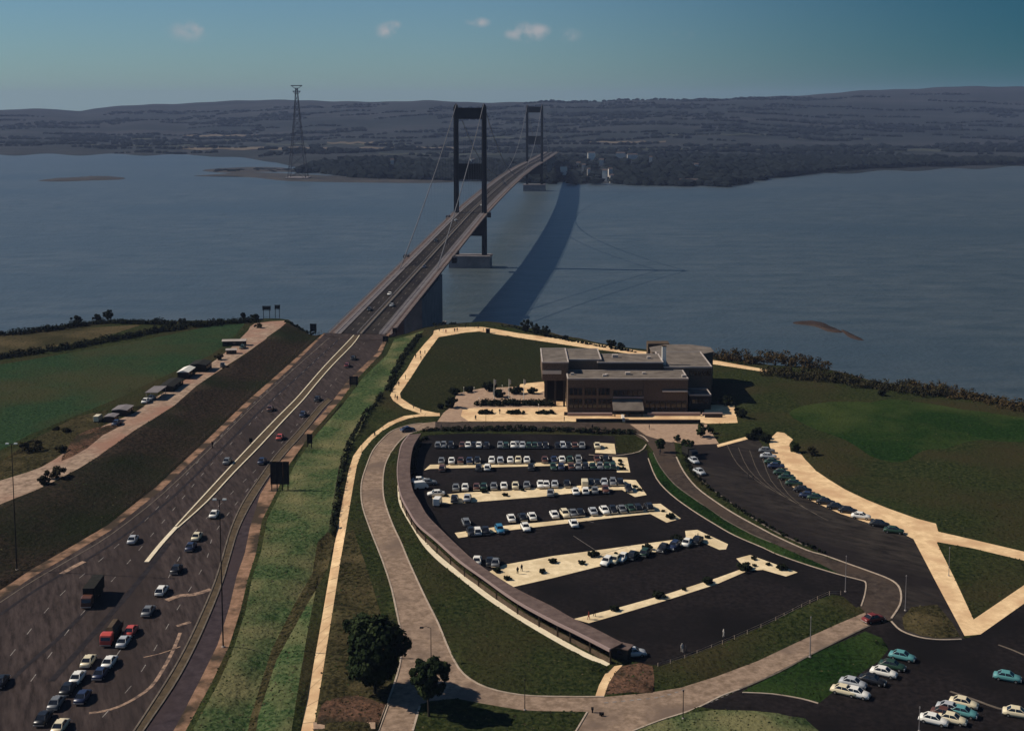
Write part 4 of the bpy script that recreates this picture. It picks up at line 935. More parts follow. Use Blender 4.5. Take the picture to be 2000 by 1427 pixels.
# shrubs on the parking islands share a few meshes
shm=[crown_mesh('crown','leaf_hedge',1.0,.0,.95,12,34,.2,r) for _ in range(3)]
SHR=[(1159,1086,1.6),(1080,1098,1.3),(1136,1101,1.1),(1059,1118,1.1),(970,1116,1.3),(991,1131,1.1),(1202,1082,.7),(1263,1072,1.6),(1322,1057,2.0),(1382,1050,.9),(1472,1092,.9),(1474,1105,.7),(1500,1103,.8),(1528,1112,1.5),(1380,1138,1.8),(1336,1152,.7),(1287,1166,1.8),(1201,1191,1.3),(1456,1113,2.2),(1309,1011,1.6),(1295,999,.7),(1210,901,1.0),(1213,908,1.0),(1216,917,1.1),(987,968,1.0),(945,961,1.2),(872,969,.9),(1020,958,.9),(1240,951,.9),(1250,958,.9),(1184,875,.6)]
isl_names={0:'uppermost island',1:'second island from the top',2:'third island from the top',3:'fourth island from the top',4:'wide fifth island',5:'lowest island'}
def isl_of(py,px):
    b=None;bd_=1e9
    for k,pl in enumerate(ISL):
        for i in range(len(pl)):
            a=pl[i]; c_=pl[(i+1)%len(pl)]
            for q in (0,.25,.5,.75):
                d=math.hypot(a[0]+(c_[0]-a[0])*q-px,a[1]+(c_[1]-a[1])*q-py)
                if d<bd_: bd_=d;b=k
    return b
cnt={}
byi={}
for s in SHR: byi.setdefault(isl_of(s[1],s[0]),[]).append(s)
ORD=['first','second','third','fourth','fifth','sixth','seventh','eighth','ninth','tenth','eleventh','twelfth','thirteenth','fourteenth','fifteenth','sixteenth','seventeenth','eighteenth','nineteenth','twentieth','twenty-first','twenty-second','twenty-third','twenty-fourth','twenty-fifth','twenty-sixth','twenty-seventh','twenty-eighth']
for k,L in byi.items():
    L.sort(); 
    for i,(px,py,s) in enumerate(L):
        o=link('shrub',shm[i%3]); o.location=P(px,py); o.scale=(s,s,s*.8); o.rotation_euler.z=r.uniform(0,6)
        size='large' if s>1.4 else 'small'
        tag(o,'%s shrub, %s from the left on the %s of the car park'%(size,ORD[i],isl_names[k].replace(' from the top',' down')),'shrub','shrubs planted on the parking islands')
# ---------------- cars ----------------
def paint(name,c): return mat(name,c,rough=.35,spec=.5)
PAINT={'white':(.80,.77,.70),'cream':(.72,.62,.42),'black':(.012,.012,.014),'grey':(.16,.165,.17),'pale grey':(.42,.43,.44),'dark green':(.02,.05,.03),'dark blue':(.02,.03,.07),'blue':(.03,.16,.28),'teal':(.10,.28,.28),'dark red':(.16,.02,.015),'red':(.50,.07,.05),'brown':(.10,.04,.025)}
for k,v in PAINT.items(): paint('paint_'+k.replace(' ','_'),v)
def body_loft(m,secs):
    "cross sections (x, half width, z low, z high, shoulder half width) joined along the length"
    vs=[];n=len(secs)
    for (x,w,z0,z1,ws) in secs: vs+=[(x,-w*.94,z0),(x,-w,(z0*.6+z1*.4)),(x,-w*.97,z1-.08),(x,-ws,z1),(x,ws,z1),(x,w*.97,z1-.08),(x,w,(z0*.6+z1*.4)),(x,w*.94,z0)]
    fs=[]
    for i in range(n-1):
        for k in range(8): fs.append((i*8+k,i*8+(k+1)%8,i*8+8+(k+1)%8,i*8+8+k))
    fs+=[tuple(range(7,-1,-1)),tuple(range(n*8-8,n*8))]
    m.add(vs,fs)
def make_car(col,estate=False):
    root=thing('parked_car','x','car'); pm=MAT['paint_'+col.replace(' ','_')]
    m=MB().use(pm); body_loft(m,[(-2.05,.66,.42,.72,.60),(-1.95,.78,.30,.86,.70),(-1.3,.84,.26,.93,.76),(-.6,.85,.24,.95,.78),(.7,.85,.24,.95,.78),(1.3,.84,.26,.90,.74),(1.9,.78,.30,.80,.68),(2.05,.66,.40,.68,.58)]); m.obj('body',root,True)
    m=MB().use(MAT['window_glass']); a,b_=(-1.95,-1.35) if estate else (-1.45,-.85)
    m.add([(a,-.74,.93),(1.0,-.74,.93),(1.0,.74,.93),(a,.74,.93),(b_,-.60,1.36),(.38,-.60,1.36),(.38,.60,1.36),(b_,.60,1.36)],[(0,1,5,4),(1,2,6,5),(2,3,7,6),(3,0,4,7),(3,2,1,0),(4,5,6,7)]); m.obj('window',root)
    m=MB().use(pm); m.box(b_-.02,.42,-.62,.62,1.35,1.43,taper=.06)
    for x0,x1 in ((a,b_),(1.02,.40)):
        for y in (-1,1): m.tube((x0,y*.745,.93),(x1,y*.60,1.37),.045,n=4)
    m.tube((-.25,-.745,.93),(-.25,-.61,1.37),.04,n=4); m.tube((-.25,.745,.93),(-.25,.61,1.37),.04,n=4); m.obj('roof',root)
    w=MB().use(MAT['rubber']); w.tube((0,-.09,0),(0,.09,0),.30,n=10); w.use(MAT['chrome']).tube((0,-.10,0),(0,.10,0),.15,n=8); wm2=w.mesh('wheel')
    for x in (-1.25,1.3):
        for y in (-.78,.78): link('wheel',wm2,root,(x,y,.30))
    bm_=MB().use(MAT['chrome']).box(-.06,.06,-.8,.8,-.07,.07).mesh('bumper')
    for x in (-2.08,2.08): link('bumper',bm_,root,(x,0,.42))
    hl=MB().use(MAT['lamp_glass']).tube((0,0,0),(.06,0,0),.11,n=8).mesh('headlight')
    for y in (-.58,.58): link('headlight',hl,root,(2.03,y,.58))
    return root
protos={}; used=set()
def heading(px,py,qx,qy): a=P(px,py); b_=P(qx,qy); return math.atan2(b_.y-a.y,b_.x-a.x)
def car(px,py,ang,col,lab,name='parked_car',group=None,estate=False,sc=1.22):
    key=(col,estate)
    p=G(px,py)
    if key not in protos:
        o=make_car(col,estate); protos[key]=o; o.location=p; o.rotation_euler.z=ang; o['label']=lab
        if group: o['group']=group
    else:
        o=dup(protos[key],p,ang,lab,group)
        if not group and 'group' in o: del o['group']
    o.scale=(sc,sc,sc); o.name=name; return o
DK=['black','black','dark blue','grey','black','dark green','brown']
def row(desc,group,items,ang,py,jit=.04,alt=True):
    items=sorted(it for it in items if it[1] or r.random()>.14)
    for i,it in enumerate(items):
        px,col=it[0],it[1]; yy=it[2] if len(it)>2 else (py(px) if callable(py) else py)
        a=ang+(math.pi if (alt and r.random()<.35) else 0)+r.uniform(-jit,jit)
        if col is None: col=DK[r.randrange(len(DK))]
        car(px,yy,a,col,'%s car, %s from the left in %s'%(col,ORD[i],desc),group=group,estate=r.random()<.2)
X3=lambda z:780+z/3.571
up=math.pi/2
row('the row below the top hedge','cars in the car park',[(X3(z),{480:'white',555:'white',795:'white',860:'pale grey',1140:'pale grey',1275:'grey',1380:'cream'}.get(z)) for z in (270,310,360,410,440,480,520,555,610,655,705,745,795,820,860,905,945,980,1020,1065,1105,1140,1180,1225,1275,1330,1380)],up,lambda x:873+(x-1000)*.004)
row('the upper row of the second island','cars in the car park',[(X3(z),{365:'white',430:'brown',645:'white',705:'pale grey',775:'white',830:'cream',890:'white',1135:'white',1190:None,295:'grey'}.get(z)) for z in (295,365,430,490,545,645,705,775,830,890,960,1015,1080,1135,1190,1250,1315,1380,1440)],up,lambda x:902-(x-1000)*.012)
row('the lower row of the second island','cars in the car park',[(X3(z),{615:'white',480:'pale grey'}.get(z)) for z in (300,420,555,615,740,810,920,1075,1130,1200,1250,1300,1350,1400,1450,1490)],up,lambda x:916-(x-1000)*.012)
row('the upper row of the third island','cars in the car park',[(X3(z),{395:'grey',460:'white',730:'white',810:'cream',985:'white',1025:'white',1085:'pale grey',1430:'pale grey',1490:'grey'}.get(z)) for z in (330,395,460,540,590,660,730,810,890,985,1025,1085,1130,1170,1340,1380,1430,1490,1540)],up,lambda x:952-(x-1000)*.035)
row('the lower row of the third island','cars in the car park',[(X3(z),{475:'pale grey',1055:'grey',1230:'white',1300:'white',1365:'grey'}.get(z),None) [:2] for z in (385,475,920,990,1055,1120,1230,1300,1365,1440,1600)],up,lambda x:977-(x-900)*.06)
row('the upper row of the fourth island','cars in the car park',[(X3(z),{780:'white',925:'white',1080:'white',1155:'cream',1350:'pale grey',1430:'white',1760:'teal'}.get(z)) for z in (465,780,860,925,1080,1155,1210,1260,1350,1430,1490,1550,1610,1660,1740)],up+.15,lambda x:1016-(x-1000)*.085)
row('the lower row of the fourth island','cars in the car park',[(X3(z),{545:'white',585:'grey',700:'blue',880:'white',1215:'white'}.get(z)) for z in (500,545,600,650,700,880,930,1215)],up+.15,lambda x:1040-(x-950)*.08)
row('the lower row of the wide fifth island','cars in the car park',[(900+z/2.857,c) for z,c in ((815,'white'),(865,'cream'),(905,'white'),(960,'black'),(1030,'dark green'),(1130,'black'),(1190,'dark blue'),(1265,'white'),(1320,'black'))],up-.45,lambda x:1097-(x-1200)*.235)
row('the gap beside the wide island','cars in the car park',[(932,'white',1099),(957,'black',1101),(968,'grey',1103)],up,1100)
row('the strip by the covered walkway','cars in the car park',[(820,'white',942),(836,'grey',946),(852,'white',968)],.1,950)
# big cream van on the third island
def van(px,py,ang,col,lab,L=4.6,h=2.2,cat='van',name='parked_van'):
    root=thing(name,lab,cat,tuple(G(px,py)),ang); pm=MAT['paint_'+col.replace(' ','_')]
    m=MB().use(pm); body_loft(m,[(-L/2,.88,.4,h,.82),(-L/2+.1,.95,.35,h+.05,.86),(L/2-1.5,.95,.35,h+.05,.86),(L/2-.9,.94,.35,h*.95,.80),(L/2-.3,.92,.35,1.15,.82),(L/2,.85,.42,.95,.75)]); m.obj('body',root)
    MB().use(MAT['window_glass']).add([(L/2-.96,-.78,h*.88),(L/2-.96,.78,h*.88),(L/2-.34,.80,1.22),(L/2-.34,-.80,1.22)],[(0,1,2,3)]).obj('windscreen',root).location=(.06,0,.06)
    w=MB().use(MAT['rubber']).tube((0,-.1,0),(0,.1,0),.36,n=10).mesh('wheel')
    for x in (-L/2+.9,L/2-.9):
        for y in (-.88,.88): link('wheel',w,root,(x,y,.36))
    MB().use(MAT['chrome']).box(L/2-.02,L/2+.1,-.8,.8,.4,.55).obj('bumper',root)
    return root
van(1142,950,up,'cream','cream van taller than the cars around it on the third island')
van(822,954,up*.2,'white','white van by the covered walkway at the left of the car park',4.2)
van(855,985,up*.9,'white','white van at the left end of the third island',4.2)
# bays along the sandy pavement on the right
Z5=lambda x,y:(1240+x/3.571,800+y/3.571)
dl=[(945,285,'grey'),(955,325,'pale grey'),(985,365,None),(1010,395,None),(1050,440,None),(1085,475,None),(1135,515,None),(1195,560,None),(1235,600,None),(1290,615,'dark green'),(1355,645,None),(1430,680,None),(1510,705,'black'),(1600,745,'white'),(1730,800,None),(1830,845,None)]
for i,(x,y,c) in enumerate(dl):
    px,py=Z5(x-25,y+12); c=c or DK[r.choice((0,0,2,4,5))]
    car(px,py,math.radians(-10+i*-1.0)+r.uniform(-.05,.05),c,'%s car, %s from the top in the bays along the sandy pavement'%(c,ORD[i]),group='cars along the sandy pavement')
car(1355,903,math.radians(-75),'pale grey','pale car parked by the narrow verge below the small tree')
car(1366,925,math.radians(-70),'pale grey','lower pale car parked by the narrow verge of the coach park')
# lorry park at the lower right
for x,y,c,lab,a in [(1205,790,'teal','teal car nearest the green wedge tip in the lorry park',-30),(1140,850,'dark green','dark green car below the teal one beside the green wedge',-30),(1085,895,'white','white car in the middle of the line beside the green wedge',-30),(1010,945,'black','black car between two pale ones beside the green wedge',-30),(885,965,'pale grey','pale grey car behind the cream one beside the green wedge',-30),(830,1015,'cream','cream car at the bottom of the line beside the green wedge',-30),(905,1030,'white','white car close to the cream one beside the green wedge',-30),(1605,1095,'cream','cream car at the top of the bottom right cluster',-30),(1520,1130,'pale grey','pale grey car left of the top cream one in the bottom cluster',-30),(1600,1155,'teal','teal car in the bottom right cluster',-30),(1485,1165,'brown','reddish brown car in the bottom right cluster',-30),(1530,1200,'cream','second cream car, low in the bottom right cluster',-30),(1410,1205,'white','white car at the lower left of the bottom cluster',-30),(1890,925,'teal','teal car standing alone near the right edge',-25),(1955,1160,'cream','cream car cut by the right edge near the kerb',-22)]:
    car(1400+x/3.333,1050+y/3.333,math.radians(a),c,lab,group='cars in the lorry park')
car(1705,1213,math.radians(25),'dark red','dark red car driving out of the perimeter road bend','moving_car')
car(796,842,math.radians(30),'dark blue','dark car driving round the top bend of the access road','moving_car')
# motorway traffic
mdir=lambda px,py:heading(px,py,px+(54 if py>1000 else 62),py-68)
def lane(px,py):
    return heading(px,py,px+40,py-56)
for px,py,c,lab,es in [(419,1008,'white','white car on the motorway nearest the tall lamp mast',0),(385,1052,'cream','cream car below the white one on the right carriageway',0),(373,1072,'dark blue','dark car close behind the cream one on the motorway',0),(345,1116,'black','black car right of the tip of the central reservation',0),(316,1158,'white','white estate with red load on the motorway',1),(290,1198,'grey','grey car alone below the white estate',0),(260,1058,'pale grey','pale grey car on the left carriageway beside the reservation tip',0),(256,1237,'red','red car right beside the loaded truck',0),(242,1258,'pale grey','pale grey car right of the red cab truck',0),(173,1296,'cream','upper cream car in the queue below the truck',0),(214,1298,'white','white car in the right hand queue below the truck',0),(152,1328,'white','lower white car in the left hand queue',0),(197,1320,'dark blue','dark blue car between the two queues',0),(133,1350,'black','black car behind the lower white car',0),(162,1366,'dark blue','dark blue car low in the right hand queue',0),(110,1378,'grey','grey car low in the left hand queue',0),(85,1408,'black','black car near the bottom left of the queue',0),(118,1424,'cream','cream car cut by the bottom edge of the picture',0),(444,904,'grey','grey car left of the central reservation above the pale one',0),(512,904,'dark blue','dark car just left of the large dark sign board',0),(547,857,'red','red car on the motorway left of the small sign',0),(528,801,'brown','brown car on the left carriageway midway to the bridge',0),(592,812,'dark blue','dark blue car on the right carriageway above the red one',0),(620,782,'black','black car on the right carriageway two hundred metres before the bridge',0),(678,716,'dark red','dark red car on the right carriageway nearing the bridge',0),(690,702,'black','black car just ahead of the dark red one nearing the bridge',0),(2,1196+140,'black','black car cut by the left edge of the picture',0)]:
    car(px,py,lane(px,py),c,lab,'moving_car','cars on the motorway',bool(es))
def bridge_car(s,t,c,lab):
    p=B(s,t,bz(s)+.09); car(1000,900,math.pi/2-TH+(0 if t>0 else math.pi),c,lab,'moving_car','cars on the bridge').location=p
for s,t,c,lab in [(-395,-3,'white','white car in the middle of the near end of the bridge'),(-428,4,'pale grey','pale car in the right lanes at the near end of the bridge'),(-440,-6,'black','black car in the left lanes at the near end of the bridge'),(-300,3,'dark blue','dark car on the bridge above the anchorage'),(-180,-6,'black','black car on the bridge between anchorage and near tower'),(60,4,'white','white car on the bridge just past the near tower'),(200,-5,'dark blue','dark car on the bridge well past the near tower'),(330,4,'black','far black car near the middle of the bridge'),(-60,-6,'pale grey','pale car on the bridge just before the near tower')]: bridge_car(s,t,c,lab)
# lorries
def lorry(px,py,ang,lab,load=True,cabcol='dark_red',boxm='board_dark',L=9.5,h=3.7,name='lorry'):
    root=thing(name,lab,'lorry',tuple(P(px,py)),ang)
    m=MB().use(MAT[boxm]); m.box(-L/2,L/2-2.3,-1.25,1.25,1.1,h); m.box(-L/2-.03,L/2-2.27,-1.28,1.28,h-.18,h-.02); m.box(-L/2-.03,L/2-2.27,-1.28,1.28,1.08,1.25); m.obj('cargo_box',root)
    m=MB().use(MAT['paint_'+cabcol]); body_loft(m,[(L/2-2.1,1.15,.6,2.7,1.0),(L/2-1.2,1.2,.6,2.75,1.0),(L/2-.35,1.2,.6,2.5,1.0),(L/2,1.1,.6,1.5,1.0)]); cab=m.obj('cab',root)
    MB().use(MAT['window_glass']).add([(L/2-.33,-1,2.4),(L/2-.33,1,2.4),(L/2+.02,1.0,1.6),(L/2+.02,-1.0,1.6)],[(0,1,2,3)]).obj('windscreen',cab)
    MB().use(MAT['rubber']).box(-L/2+.2,L/2-.2,-.5,.5,.6,1.08).obj('chassis',root)
    w=MB().use(MAT['rubber']).tube((0,-.16,0),(0,.16,0),.5,n=12).mesh('wheel')
    for x in (-L/2+1.4,-L/2+2.6,L/2-1.2):
        for y in (-1.05,1.05): link('wheel',w,root,(x,y,.5))
    MB().use(MAT['chrome']).box(L/2-.02,L/2+.12,-1.1,1.1,.5,.72).obj('bumper',root)
    return root
lorry(181,1172,lane(181,1172)+math.pi,'large dark brown box lorry alone on the left carriageway','brown','brown','board_dark',10.5,4.0)
t=lorry(218,1248,lane(218,1248)+math.pi,'red cab truck with dark lumpy load beside the queue','red','red','board_dark',8.5,2.2)
MB().use(MAT['timber']).box(-3.6,1.6,-1.0,1.0,2.2,3.1,taper=.5).obj('load',t)
lorry(1348,892,math.radians(-70),'dark lorry parked by the small tree at the coach park entrance','black','black','board_dark',6.5,3.0)
# ---------------- people ----------------
def person_mesh(name,stride=.22,arm=.15,cloth='skin_cloth'):
    me=bpy.data.meshes.new(name)
    V_=[(0,0,.95),(0,0,1.2),(0,0,1.42),(0,0,1.52),(0,0,1.62),(.01,0,1.74),(-.0,.17,1.40),(-arm,.24,1.15),(arm*.3,.26,.92),(0,-.17,1.40),(arm,-.24,1.15),(arm*1.3,-.26,.94),(0,.10,.90),(stride*.7,.11,.50),(stride,.11,.06),(stride+.14,.11,.04),(0,-.10,.90),(-stride*.3,-.11,.50),(-stride,-.11,.08),(-stride+.14,-.11,.04)]
    E_=[(0,1),(1,2),(2,3),(3,4),(4,5),(2,6),(6,7),(7,8),(2,9),(9,10),(10,11),(0,12),(12,13),(13,14),(14,15),(0,16),(16,17),(17,18),(18,19)]
    rad=[.16,.15,.17,.06,.10,.10,.07,.05,.04,.07,.05,.04,.11,.075,.05,.04,.11,.075,.05,.04]
    me.from_pydata(V_,E_,[]); o=bpy.data.objects.new(name,me); COL.objects.link(o)
    sk=o.modifiers.new('s','SKIN'); 
    for i,v in enumerate(me.skin_vertices[0].data): v.radius=(rad[i],rad[i]*1.15); v.use_root=(i==0)
    su=o.modifiers.new('u','SUBSURF'); su.levels=1
    dg=bpy.context.evaluated_depsgraph_get(); n_=bpy.data.meshes.new_from_object(o.evaluated_get(dg)); bpy.data.objects.remove(o)
    n_.name=name; n_.materials.clear(); n_.materials.append(MAT[cloth]); return n_
try:
    PM={'dark':[person_mesh('person',.22,.15),person_mesh('person',.03,.04)],'red':[person_mesh('person',.2,.1,'cloth_red')],'pale':[person_mesh('person',.15,.1,'cloth_pale')]}
except Exception as e:
    print('PERSON',e); raise
PPL=[(846,651,'dark','standing at the left end of the clipped hedge on the cliff path'),(858,647,'dark','walking just right of the clipped hedge end'),(866,648,'pale','in pale clothes among the group on the cliff path'),(871,650,'red','in a red top among the group on the cliff path'),(888,648,'dark','left of the pair by the cliff railing'),(893,647,'dark','right of the pair by the cliff railing'),(897,639,'dark','at the railing above the pair, first to the left'),(909,640,'dark','at the railing, second from the left'),(919,639,'dark','at the railing, third from the left'),(927,640,'dark','at the railing, fourth from the left'),(934,641,'dark','at the railing, fifth from the left'),(944,647,'dark','beside the dark kiosk on the cliff path'),(821,692,'dark','in the walking group on the lawn path, left in front'),(830,691,'dark','in the walking group on the lawn path, right at the back'),(812,699,'dark','leading the walking group on the lawn path'),(822,702,'dark','last of the walking group on the lawn path'),(792,740,'dark','alone halfway down the lawn path'),(779,753,'dark','alone nearer the bottom bend of the lawn path'),(772,778,'dark','left of the couple on the bottom bend'),(776,781,'dark','right of the couple on the bottom bend'),(808,797,'dark','on the lower lawn path past the bend'),(822,806,'dark','where the lawn path meets the road'),(929,820,'dark','at the kerb left of the terrace beds'),(976,808,'dark','between the left and middle terrace beds'),(1102,822,'dark','at the foot of the terrace by the building corner'),(732,853,'dark','walking down the long footpath'),(1268,838,'dark','standing in the paved road below the building'),(1157,838,'dark','on the upper road below the building front'),(1019,1115,'dark','upright on the wide island, right of another'),(1011,1120,'dark','upright on the wide island, left of another'),(1161,1203,'dark','on the left end of the lowest island'),(1150,1209,'red','in red at the very left end of the lowest island'),(1363,1054,'dark','at the right end of the wide island'),(1462,934,'dark','crossing the open coach park'),(1470,937,'dark','stooping on the coach park beside another figure'),(1289,888,'dark','waiting at the car park entrance'),(862,838,'dark','beside the hedge at the top left of the car park'),(1413,1243,'pale','in pale clothes at the low fence below the car park'),(1332,1272,'pale','in white by the gate in the low fence'),(1340,1274,'dark','beside the white figure by the low fence gate')]
r=random.Random(4)
for px,py,k,lab in PPL:
    o=link('person',PM[k][r.randrange(len(PM[k]))]); o.location=G(px,py); o.rotation_euler.z=r.uniform(0,6.28); s=r.uniform(.98,1.12); o.scale=(s*1.12,s*1.12,s)
    tag(o,'person '+lab+('' if k!='dark' or len(lab.split())>11 else ', in dark clothes'),'person','people walking about')
# kiosk and binoculars on the cliff path
k=thing('kiosk','small dark kiosk on the cliff path beside the visitors','kiosk',tuple(P(953,650)))
MB().use(MAT['board_dark']).box(-1,1,-.7,.7,0,2.0).obj('cabin',k); MB().use(MAT['roof_brown']).box(-1.15,1.15,-.85,.85,2.0,2.15).obj('roof',k)
# cliff railing
m=MB().use(MAT['steel_dark']); c=cat_rom([P(*p) for p in [(850,643),(870,638),(894,636),(938,635),(968,639)]],5)
rl=thing('railing','dark railing on the cliff edge behind the visitors','railing',tuple(c[0]))
for i,q in enumerate(c[::2]): MB().use(MAT['steel_dark']).tube((0,0,0),(0,0,1.15),.06,n=4).obj('post',rl).location=q-c[0]
for z in (.55,1.1):
    for a,b_ in zip(c[:-1],c[1:]): m.tube(a-c[0]+Vector((0,0,z)),b_-c[0]+Vector((0,0,z)),.05,n=4)
m.obj('rail',rl)
# ---------------- lamps, masts, signs ----------------
def mast(px,py,ptop,lab,heads=2,rad=.16,mt='steel_dark',px2=None,headm='lamp_glass',side=1):
    p=G(px,py); h=PY(px,ptop,p.y).z-p.z
    t=thing('street_lamp',lab,'street lamp',tuple(p)); MB().use(MAT[mt]).tube((0,0,-.2),(0,0,h),rad,rad*.5,8).obj('pole',t)
    MB().use(MAT['concrete_pale']).tube((0,0,-.1),(0,0,.2),rad*2.2,n=8).obj('base',t)
    if heads==2:
        for sg in (-1,1):
            m=MB().use(MAT[mt]); m.tube((0,0,h),(sg*.9,0,h+.15),.06,n=4); a=m.obj('arm',t)
            m=MB().use(MAT[headm]); m.box(sg*1.0-.45,sg*1.0+.45,-.22,.22,h+.0,h+.28,taper=.08); m.obj('lamp_head',t)
    elif heads==1:
        m=MB().use(MAT[mt]); m.tube((0,0,h),(-side*.9,0,h+.35),.05,n=4); m.tube((-side*.9,0,h+.35),(-side*1.7,0,h+.2),.05,n=4); m.obj('arm',t)
        m=MB().use(MAT[mt]); m.box(-side*1.8-.45,-side*1.8+.35,-.2,.2,h+.0,h+.25,taper=.06); m.obj('lamp_head',t)
    elif heads==0:
        MB().use(MAT[headm]).tube((0,0,h),(0,0,h+.3),.16,.1,8).obj('lamp_head',t)
    return t
mast(33,1113,867,'very tall lamp mast at the left edge beside the dark slope')
mast(436,1263,976,'very tall lamp mast between the motorway and the green bank')
mast(1651,1155,1087,'slim pale lamp column at the upper right bend of the perimeter road',0,.11,'rail',headm='rail')
mast(1582,1283,1206,'slim pale lamp column on the corner beside the sloping road',0,.12,'rail',headm='rail')
mast(1768,1192,1125,'slim pale lamp column left of the leaning sandy path',0,.11,'rail',headm='rail')
mast(1853,1124,1070,'thin lamp column inside the triangle of sandy paths',0,.09,'rail',headm='rail')
mast(842,1292,1226,'dark lamp post with bracket arm left of the grass bank',1,.10)
mast(1025,1386,1328,'dark lamp post at the grass edge below the bank',0,.09,headm='steel_dark')
mast(1334,1403,1350,'dark lamp post at the corner of the bottom verge',0,.10,headm='steel_dark')
mast(949,834,809,'thin lamp post on the kerb left of the terrace beds',0,.08,headm='steel_dark')
mast(707,887,868,'leaning lamp post beside the upper long footpath',0,.09,headm='steel_dark')
mast(748,836,828,'short lamp post on the bend of the long footpath',0,.08,headm='steel_dark')
mast(918,1095,1045,'thin lamp post on the grass inside the access road',0,.07,headm='steel_dark')
mast(1795,1427,1382,'slim pale post among the bottom right cars',0,.09,'rail',headm='rail')
for px,py,pt,lab in [(906,768,757,'first small terrace light from the left'),(926,768,757,'second small terrace light from the left'),(884,766,757,'small light above the dark bush cluster'),(936,785,777,'small light at the top left corner of the block hedge'),(981,767,753,'small light between the left and middle flagpoles'),(1000,785,774,'small light beneath the middle flagpole'),(1052,800,790,'small light by the terrace right of the flagpoles')]:
    mast(px,py,pt,lab,0,.07,'white_paint',headm='white_paint')
def sign(px,py,pt,wpx,frac,lab,posts=2,mt='board_dark',name='road_sign',open_=False,ang=0):
    p=G(px,py); Y=p.y; w=wpx*Y/F; h=PY(px,pt,Y).z-p.z; hb=h*(1-frac)
    t=thing(name,lab,'sign',tuple(p),ang)
    xs=[-w/2+w*(i+.25)/(posts-.5) for i in range(posts)] if posts>1 else [0]
    for x in xs: MB().use(MAT['steel_dark']).box(x-.13,x+.13,-.28,-.06,-.2,h-.1).obj('post',t)
    if not open_:
        n=max(2,int(w/1.6)); 
        for i in range(n): MB().use(MAT[mt]).box(-w/2+w*i/n+.015,-w/2+w*(i+1)/n-.015,0,.08,hb,h-.02*(i%2)).obj('panel',t)
        for z in (hb+.2*(h-hb),hb+.8*(h-hb)): MB().use(MAT['steel_dark']).box(-w/2,w/2,-.055,-.005,z-.08,z+.08).obj('rail',t)
    else:
        for z in (h-.2,hb): MB().use(MAT['steel_dark']).box(-w/2,w/2,-.05,.05,z-.12,z+.12).obj('frame',t)
        MB().use(MAT[mt]).box(-w/2+.2,w/2-.2,-.04,.04,hb+.3,h-.4).obj('panel',t)
    return t
sign(547,958,901,38,.78,'large dark sign board seen from behind on four posts beside the motorway',4)
sign(605,873,847,11,.72,'narrow dark sign board beyond the large one on the verge')
sign(691,756,734,18,.8,'brown sign board at the end of the sandy verge near the bridge',2,'timber')
sign(753,668,656,11,.9,'small square dark sign at the right end of the bridge approach')
sign(771,652,640,9,.7,'small dark sign where the bridge railing starts on the right')
sign(612,652,632,13,.75,'dark notice board left of the bridge entrance',2)
sign(521,622,597,18,.35,'left one of two open sign frames on the cliff corner',2,open_=True)
sign(542,620,595,12,.35,'right one of two open sign frames on the cliff corner',2,open_=True)
sign(490,868,855,7,.6,'small dark sign on the central reservation',1)
sign(415,874,862,4,.5,'tiny marker sign on the left verge of the motorway',1)
sign(1157,1390,1380,5,.6,'small keep left sign on the junction nose at the bottom',1)
sign(1175,1397,1390,10,.9,'low dark marker board beside the junction nose',1)
# ---------------- left service yard ----------------
def shed(px,py,L,Wd,h,ang,lab,wall='board_dark',roof='concrete_pale',pitch=.6,name='shed'):
    L,Wd,h=L*.85,Wd*.85,h*.85
    p=G(px,py); t=thing(name,lab,'shed',tuple(p),ang)
    w=MB().use(MAT[wall]).box(-L/2,L/2,-Wd/2,Wd/2,-.5,h).obj('wall',t)
    m=MB().use(MAT[roof]); a,b_=L/2+.3,Wd/2+.3
    m.add([(-a,-b_,h),(a,-b_,h),(a,b_,h),(-a,b_,h),(-a,0,h+pitch),(a,0,h+pitch)],[(0,1,5,4),(2,3,4,5),(1,2,5),(3,0,4),(3,2,1,0)]); m.obj('roof',t)
    for i in range(3): MB().use(MAT['window_glass']).box(-L/2+L*(i+.3)/3,-L/2+L*(i+.7)/3,-Wd/2-.06,-Wd/2-.01,h*.4,h*.8).obj('window',t)
    MB().use(MAT['timber']).box(L/2+.01,L/2+.07,-.5,.5,0,min(2,h-.1)).obj('door',t)
    return t
A_=heading(300,790,400,715)
shed(458,674,12,4,2.6,.1,'long dark shed with pale roof at the far end of the pink track')
shed(452,690,5,3,2,.2,'small pale roofed hut beside the long dark shed','board_dark','concrete_pale')
shed(364,735,11,5,3.2,A_,'shed with bright cream roof in the middle of the yard','board_dark','white_paint',.8)
shed(392,722,10,8,3.4,A_,'dark building behind the cream roofed shed','board_dark','board_dark')
shed(335,757,16,6,2.4,A_,'long grey shed below the cream roofed one','board_dark','board_dark',.5)
shed(240,808,8,6,2.6,A_,'mauve grey shed at the lower end of the yard','brick_dark','concrete',.4)
shed(218,822,5,4,2.4,A_,'small grey block hut next to the mauve shed','brick_dark','concrete',.3)
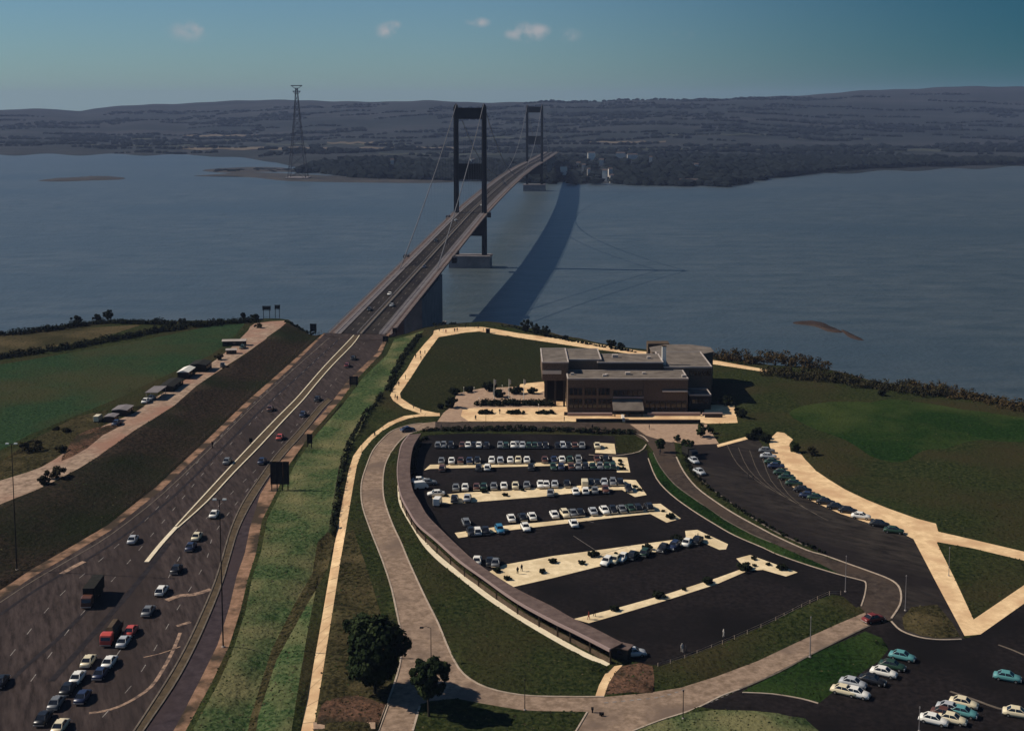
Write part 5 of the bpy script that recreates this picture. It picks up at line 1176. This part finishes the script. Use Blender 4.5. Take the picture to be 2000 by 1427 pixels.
# open steel frame shed
p=G(305,775); fr=thing('open_shed','open sided pale framed shelter in the yard on the left','shelter',tuple(p),A_)
for x in (-5,0,5):
    for y in (-2,2): MB().use(MAT['rail']).tube((x,y,0),(x,y,2.8),.1,n=5).obj('post',fr)
MB().use(MAT['concrete']).box(-5.4,5.4,-2.4,2.4,2.8,2.95).obj('roof',fr)
car(285,786,A_,'white','white car in the yard beside the open shelter'); car(296,780,A_,'pale grey','pale car under the end of the open shelter')
car(228,829,A_,'dark blue','dark car parked at the lower end of the yard'); van(192,822,A_,'cream','cream van at the left end of the yard')
car(435,716,A_+.3,'black','black car on the track beside the ochre bush')
car(474,680,A_,'dark green','dark car at the right end of the long dark shed')
# ---------------- fences ----------------
def fence(pts,h,lab,step=3.0,mt='timber',rails=(.5,.95),rad=.06,name='fence'):
    c=cat_rom([G(*p) for p in pts],8); o=c[0]; f=thing(name,lab,'fence',tuple(o))
    pm=MB().use(MAT[mt]).tube((0,0,-.2),(0,0,h),rad,n=4).mesh('post'); acc=0; ps=[c[0]]
    for a,b_ in zip(c[:-1],c[1:]):
        acc+=(b_-a).length
        if acc>=step: acc=0; ps.append(b_)
    ps=ps[:280]
    for q in ps: link('post',pm,f,q-o)
    for z in rails:
        m=MB().use(MAT[mt])
        for a,b_ in zip(ps[:-1],ps[1:]): m.tube(a-o+Vector((0,0,h*z)),b_-o+Vector((0,0,h*z)),rad*.6,n=3)
        m.obj('rail',f)
fence([(742,775),(718,805),(697,842),(678,870),(662,925),(650,1000),(640,1060)],1.6,'dark post fence on top of the green bank',4)
fence([(0,1143),(60,1104),(130,1064),(210,1018),(305,943),(400,855),(480,778),(560,708),(628,648)],1.1,'post and rail fence along the foot of the dark slope',4)
fence([(1285,1303),(1330,1290),(1400,1263),(1500,1220),(1620,1162),(1650,1167)],1.0,'low pale fence along the lower edge of the car park',3,'kerb_stone')
# pale slab wall at the bottom left of the footpath
for x0_,x1_,lab in ((612,646,'left one of three pink concrete slabs beside the footpath'),(648,690,'middle one of three pink concrete slabs beside the footpath'),(693,733,'right one of three pink concrete slabs beside the road')):
    a=P(x0_,1426); b_=P(x1_,1426); c=P(x1_,1413); d=P(x0_,1413)
    o=MB().use(MAT['paving']).prism([(a.x,a.y),(b_.x,b_.y),(c.x,c.y),(d.x,d.y)],ZL-.1,ZL+.35).obj('concrete_slab'); tag(o,lab,'slab','pink concrete slabs at the bottom')
# small hut at the lower end of the covered walk
h_=thing('ticket_hut','small dark hut at the lower end of the covered walkway','hut',tuple(P(1216,1283)),-.5)
MB().use(MAT['board_dark']).box(-1.6,1.6,-1.2,1.2,0,2.3).obj('cabin',h_); MB().use(MAT['roof_brown']).box(-1.8,1.8,-1.4,1.4,2.3,2.5).obj('roof',h_); MB().use(MAT['window_glass']).box(-.6,.6,-1.25,-1.21,1,1.8).obj('window',h_)
car(1237,1280,.1,'pale grey','pale car beside the hut at the end of the covered walkway')
# ---------------- haze ----------------
hm=bpy.data.materials.new('haze'); hm.use_nodes=True; n=hm.node_tree; n.nodes.clear(); o_=n.nodes.new('ShaderNodeOutputMaterial'); v=n.nodes.new('ShaderNodeVolumePrincipled')
v.inputs['Color'].default_value=(.44,.58,.94,1); v.inputs['Density'].default_value=.000044; v.inputs['Anisotropy'].default_value=.0
n.links.new(v.outputs[0],o_.inputs['Volume'])
m=MB().use(hm).box(-15000,15000,-3500,14500,-2,300); tag(m.obj('haze'),kind='stuff')
